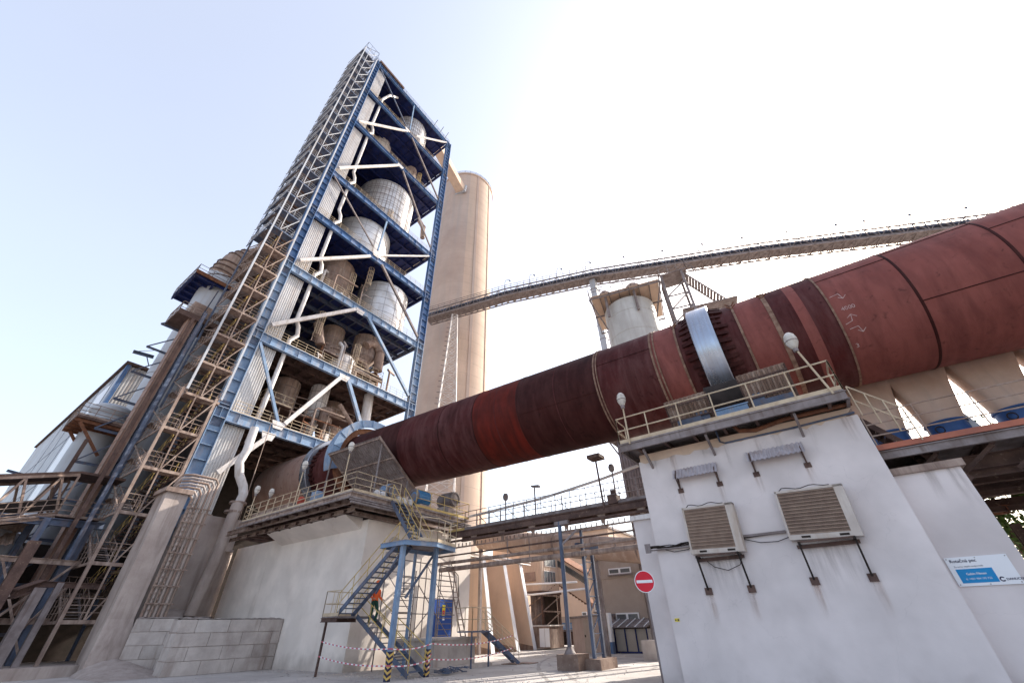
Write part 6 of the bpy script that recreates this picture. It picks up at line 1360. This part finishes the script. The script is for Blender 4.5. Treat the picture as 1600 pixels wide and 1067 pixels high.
for (x0, x1, y0, y1) in ((851, 867, 893, 910), (851, 867, 870, 884)):
    a, c = aY(x0, y1, yb-.1), aY(x1, y0, yb-.1); b = MB(); b.box(a.x, c.x, yb-.12, yb-.05, a.z, c.z); fr_ = b.build('window', M_white, hb)
    for k in range(4): w_ = (c.x-a.x)/4; q = a.x+w_*k; b = MB(); b.box(q+.06, q+w_-.04, yb-.14, yb-.121, a.z+.08, c.z-.08); b.build('pane', M_glass, fr_)
for x in (HX+.1, HX2-.1):
    for y in (ya-.2, yb+.1): b = MB(); b.ibeam((x, y, 0), (x, y, zb_-.2), .24, .24); b.build('leg', M_brownst, hb)
b = MB()
for k in range(4):
    z = .2+k*1.4; b.beam((HX+.1, ya, z), (HX+.1, yb, z+1.4), .1); b.beam((HX, yb, z), (HX2, yb, z), .12); b.beam((HX, yb, z), (HX2, yb, z+1.4), .08)
b.build1('brace', M_tan, hb)
b = MB()
for y in (ya-1.0, (ya+yb)/2): b.tube([(HX+1.2, y, 0), (HX+1.2, y, zb_)], .4, 12)
b.build('silo_leg', M_steel, hb); b = MB(); b.box(HX2-.3, HX2-.2, yb+.3, ya, 0, zb_-.3); b.build('back_sheet', M_dark, hb)
ig = thing('inclined_gallery', 'beige conveyor gallery sloping down right from the raised hut, brown beneath', 'conveyor', (42, 22, 3))
q = [aX(*p, HX2) for p in ((872, 868), (872, 912), (922, 905), (922, 946))]
A_, B_ = q[1], q[3]; hgt = q[0].z-q[1].z
b = MB(); b.prism([A_, B_, B_+V((0, 0, hgt)), A_+V((0, 0, hgt))], (.1, 0, 0)); b.build('side_wall', M_beige, ig)
b = MB(); b.prism([A_+V((.1, 0, -.05)), B_+V((.1, 0, -.05)), B_+V((3, 0, -.05)), A_+V((3, 0, -.05))], (0, 0, .1)); b.prism([A_+V((-.2, 0, hgt)), B_+V((-.2, 0, hgt)), B_+V((3, 0, hgt)), A_+V((3, 0, hgt))], (0, 0, .12)); 
for k in range(12): p = A_.lerp(B_, k/11); b.beam(p+V((.1, 0, -.15)), p+V((3, 0, -.15)), .1, .16)
b.build('underside', M_rust, ig)
b = MB()
for k in range(22): p = A_.lerp(B_, (k+.3)/22)+V((-.03, 0, hgt*.62)); b.box(p.x-.02, p.x+.02, p.y-.28, p.y-.02, p.z, p.z+.62)
b.build('window_strip', M_glass, ig)
gb = thing('office_building', 'grey beige rendered building with white double windows at the end of the yard', 'building', (37, 15, 0))
GX = 37.0; y0, y1 = aX(1030, 950, GX).y, aX(943, 950, GX).y
b = MB(); b.box(GX, GX+12, y0-3, y1, 0, 7.3); b.build('wall', M_grend, gb)
b = MB(); b.box(GX-.15, GX+12.1, y0-3, y1+.15, 7.3, 7.5); b.build('roof_edge', M_steel, gb)
b = MB(); b.box(GX-.05, GX, y0-3, y1, 4.95, 5.1); b.build('string_course', M_grend, gb)
def win(x0, x1, ya_, yb_, xp, par, n_=2):
    a, c = aX(x0, yb_, xp), aX(x1, ya_, xp); b = MB(); b.box(xp-.08, xp-.002, c.y, a.y, a.z, c.z); f_ = b.build('window', M_signw, par)
    for k in range(n_):
        w_ = (a.y-c.y)/n_; s0 = a.y-w_*k; b = MB(); b.box(xp-.1, xp-.082, s0-w_+.1, s0-.1, a.z+.1, c.z-.1); b.build('pane', M_glass, f_)
    b = MB(); b.box(xp-.2, xp-.003, c.y-.1, a.y+.1, a.z-.1, a.z-.003); b.build('sill', M_steel, f_)
win(952, 985, 885, 898, GX, gb); win(964, 998, 956, 970, GX, gb); 
b = MB(); b.tube([(GX-.1, aX(1014, 950, GX).y, 0), (GX-.1, aX(1014, 950, GX).y, 7.2)], .07, 8); b.build('drain_pipe', M_steel, gb)
yw = aX(928, 950, 41).y; yw1 = aX(945, 950, 41).y
b = MB(); b.box(41, 50, yw1, yw, 0, 7.9); b.build('rear_wing', M_beige, gb)
win(931, 941, 907, 932, 40.95, gb, 1); win(930, 941, 940, 955, 40.95, gb, 1)
ob = thing('pale_block', 'pale cream building behind the sloping gallery with two small windows', 'building', (60, 30, 0))
y0, y1 = aX(960, 900, 60).y, aX(820, 900, 60).y; b = MB(); b.box(60, 75, y0, y1-1, 0, 13.3); b.build('wall', M_beige, ob)
b = MB(); b.box(59.7, 75.2, y0-.3, y1-.8, 13.3, 13.6); b.build('roof_edge', M_steel, ob)
for x0, x1 in ((903, 909), (910.5, 916)): win(x0, x1, 881, 890, 60, ob, 1)
win(905, 912, 903, 912, 60, ob, 1); win(910, 917, 955, 962, 60, ob, 1)
ob2 = MB(); y0, y1 = aX(800, 830, 70).y, aX(745, 830, 70).y; ob2.box(70, 80, aX(812, 830, 70).y, aX(770, 830, 70).y, 0, 17.2); one(ob2, 'far_silo_block', M_beige, 'plain beige block above the duct left of the round post', 'building')
# shed, lean-to, gate, cabinet
sd = thing('tin_shed', 'pinkish beige tin shed with slightly sloping roof before the sloping gallery', 'shed', (35, 17, 0))
SX = 34.5; y0, y1 = aX(944, 1000, SX).y, aX(896, 1000, SX).y; za, zb2 = aX(896, 966, SX).z, aX(944, 961, SX).z
b = MB(); b.prism([(SX, y1, 0), (SX, y0, 0), (SX, y0, zb2), (SX, y1, za)], (5, 0, 0)); b.build('wall', mat('pinkish_sheet', (.46, .36, .32), (.38, .29, .26), scale=.5, streak=(.3, .22, .19), rough=.8), sd)
b = MB(); b.prism([(SX-.2, y1+.15, za), (SX-.2, y0-.1, zb2), (SX-.2, y0-.1, zb2+.12), (SX-.2, y1+.15, za+.12)], (5.4, 0, 0)); b.build('roof', M_steel, sd)
yd = aX(923, 1000, SX).y; b = MB(); b.box(SX-.03, SX-.002, yd-.5, yd+.5, 0, 2.1); b.build('door', M_grend, sd)
b = MB(); b.box(SX-.08, SX-.031, yd+.35, yd+.42, 1.0, 1.15); b.build('handle', M_dark, sd)
lt = thing('glazed_lean_to', 'low lean-to shelter with blue frames and clear ribbed roof under the office windows', 'shelter', (34.5, 12.5, 0))
LX = 35.2; y0, y1 = aX(1013, 1000, LX).y, aX(946, 1000, LX).y; zl = aX(980, 982, LX).z
b = MB(); b.box(LX, LX+1.7, y0, y1, 0, zl); b.build('panels', mat('frosted_panel', (.42, .38, .34), (.34, .31, .28), rough=.3, bump=.02), lt)
b = MB(); nb_ = 4
for k in range(nb_+1): y = y0+(y1-y0)*k/nb_; b.box(LX-.06, LX-.002, y-.05, y+.05, 0, zl)
b.box(LX-.05, LX-.003, y0, y1, .0, .12); b.build('frame', M_navy, lt)
b = MB(); b.corr((LX-.5, y1+.2, zl+.05), (0, y0-y1-.4, 0), (2.3, 0, .55), 24, .04); b.build('roof', M_steel, lt)
b = MB()
for k in range(6): y = y0+(y1-y0)*k/5; b.beam((LX-.48, y, zl+.13), (LX+1.8, y, zl+.68), .05)
b.build('roof_rib', M_signw, lt)
vm = thing('vending_cabinet', 'narrow cream cabinet with blue base at the left end of the lean-to', 'cabinet', (35, 14.5, 0))
y = aX(952, 1000, 34.6).y; b = MB(); b.box(34.4, 34.9, y-.3, y+.3, .7, 2.5); b.build('body', M_signw, vm); b = MB(); b.box(34.4, 34.9, y-.3, y+.3, 0, .7); b.build('base', M_blue, vm)
bgx = 52; y0, y1 = aX(898, 990, bgx).y, aX(879, 990, bgx).y; zt4 = aX(888, 972, bgx).z
bgt = thing('blue_gate', 'double blue metal gate at the far end of the yard', 'gate', (bgx, (y0+y1)/2, 0))
b = MB(); b.box(bgx, bgx+.1, y0, (y0+y1)/2-.03, .15, zt4); b.build('leaf', M_blueL, bgt); b = MB(); b.box(bgx, bgx+.1, (y0+y1)/2+.03, y1, .15, zt4); b.build('leaf', M_blueL, bgt)
b = MB()
for z in (.2, zt4*.35, zt4*.68, zt4-.1): b.box(bgx-.06, bgx-.002, y0, y1, z, z+.1)
b.build('rail', M_blue, bgt)
b = MB(); b.box(bgx+.3, bgx+1, y0-3, y1+4, 0, zt4+.6); one(b, 'yard_wall', M_grend, 'grey beige wall holding the blue gate', 'wall')
wc = thing('white_cabinet', 'pale cream kiosk cabinet with double doors beside the third buttress', 'cabinet', (39, 26, 0))
cx0 = 39.0; y0, y1 = aX(860, 1000, cx0).y, aX(832, 1000, cx0).y; zc = aX(850, 978, cx0).z
b = MB(); b.box(cx0, cx0+2.5, y0, y1, .1, zc); b.build('body', M_tan, wc)
ym = y0+(y1-y0)*.58
b = MB(); b.box(cx0-.03, cx0-.002, y0+.05, (y0+ym)/2-.02, .2, zc-.15); b.build('door', M_signw, wc); b = MB(); b.box(cx0-.03, cx0-.002, (y0+ym)/2+.02, ym, .2, zc-.15); b.build('door', M_signw, wc)
b = MB(); b.box(cx0-.1, cx0+2.6, y0-.1, y1+.1, zc, zc+.1); b.build('roof', M_white, wc)
for i, px in enumerate((884, 893)):
    y = aX(px, 1000, 45).y; t = thing('waste_bin', ['dark wheeled bin left of its pair before the blue gate', 'brown wheeled bin right of its pair before the blue gate'][i], 'bin', (45, y, 0), 'bins by the blue gate')
    b = MB(); b.prism([(44.6, y-.45, .15), (44.6, y+.45, .15), (44.5, y+.55, 1.25), (44.5, y-.55, 1.25)], (1, 0, 0)); b.build('body', M_brownst if i else M_dark, t)
    b = MB(); b.prism([(44.45, y-.58, 1.26), (44.45, y+.58, 1.26), (44.6, y+.5, 1.42), (44.6, y-.5, 1.42)], (1, 0, 0)); b.build('lid', M_steel, t)
b = MB(); q = aZ(1022, 1032); b.box(q.x, q.x+1.2, q.y-.6, q.y+.6, 0, .95); one(b, 'concrete_kerb_block', M_block, 'rough brown concrete block on the ground beside the white wing wall', 'concrete block')
for i, px in enumerate((803, 822)):
    q = aZ(px, 1036 if i else 1037); b = MB(); b.box(q.x-.5, q.x+.5, q.y-.55, q.y+.55, .004, .04); one(b, 'drain_cover', M_brown, ['wide rusty drain cover in the yard, left', 'narrow rusty drain cover in the yard, right'][i], 'drain cover')
P_ = [(HX-1.5, ya+.5, 7), (HX-1.5, ya-.2, 5.2), (HX-1.5, ya-1.2, 4.5), (HX-1.5, ya-2.5, 4.4), (HX-1.5, yb-6, 4.6)]
b = MB(); b.tube(P_, .09, 8); b.tube([(x, y, z+.75 if i > 1 else z) for i, (x, y, z) in enumerate(P_[2:])], .09, 8) if False else b.tube([(HX-1.5, ya, 5.4), (HX-1.5, yb-5, 5.2)], .08, 8); one(b, 'white_pipes', M_signw, 'pair of thin white pipes crossing before the dark hut frame', 'pipe')

b = MB(); rn = random.Random(11)
for k in range(2600):
    x, y = rn.uniform(8, 40), rn.uniform(6, 30)
    if 16.2 < x < 26.5 and (y < 6.2 or y > 22.4): continue
    if rn.random() < .6: x, y = rn.gauss(15.9, .5), rn.uniform(7, 29)
    r_ = .012+.03*rn.random()**3; b.add([(x-r_, y-r_, .004), (x+r_, y-r_*.6, .004), (x+r_*.7, y+r_, .004), (x-r_*.8, y+r_, .004), (x, y, .004+r_)], [(0, 1, 4), (1, 2, 4), (2, 3, 4), (3, 0, 4)])
o = b.build('gravel', M_block); o['kind'] = 'stuff'; o['label'] = 'loose grit and small stones scattered over the yard'
M_tyre = mat('tyre_mark', (.24, .22, .21), (.33, .305, .29), scale=3, rough=.9, bump=0)
for i, (x0, y0, x1, y1, cv) in enumerate(((14, 8, 40, 20, 3), (15.5, 8, 41, 18.2, 3), (24, 7, 33, 24, -2), (25.6, 7, 34.4, 23, -2))):
    b = MB(); vs = []; n_ = 40
    for k in range(n_+1):
        f = k/n_; x = x0+(x1-x0)*f; y = y0+(y1-y0)*f+cv*math.sin(math.pi*f); d = V((x1-x0, y1-y0+cv*math.pi*math.cos(math.pi*f), 0)).normalized(); nn = V((-d.y, d.x, 0)); w_ = .1+.03*math.sin(k*1.7)
        vs += [(x-nn.x*w_, y-nn.y*w_, .003+.0005*i), (x+nn.x*w_, y+nn.y*w_, .003+.0005*i)]
    b.add(vs, [(2*k, 2*k+2, 2*k+3, 2*k+1) for k in range(n_) if k % 7 != 3]); b.build('tyre_track', M_tyre, kind='structure')
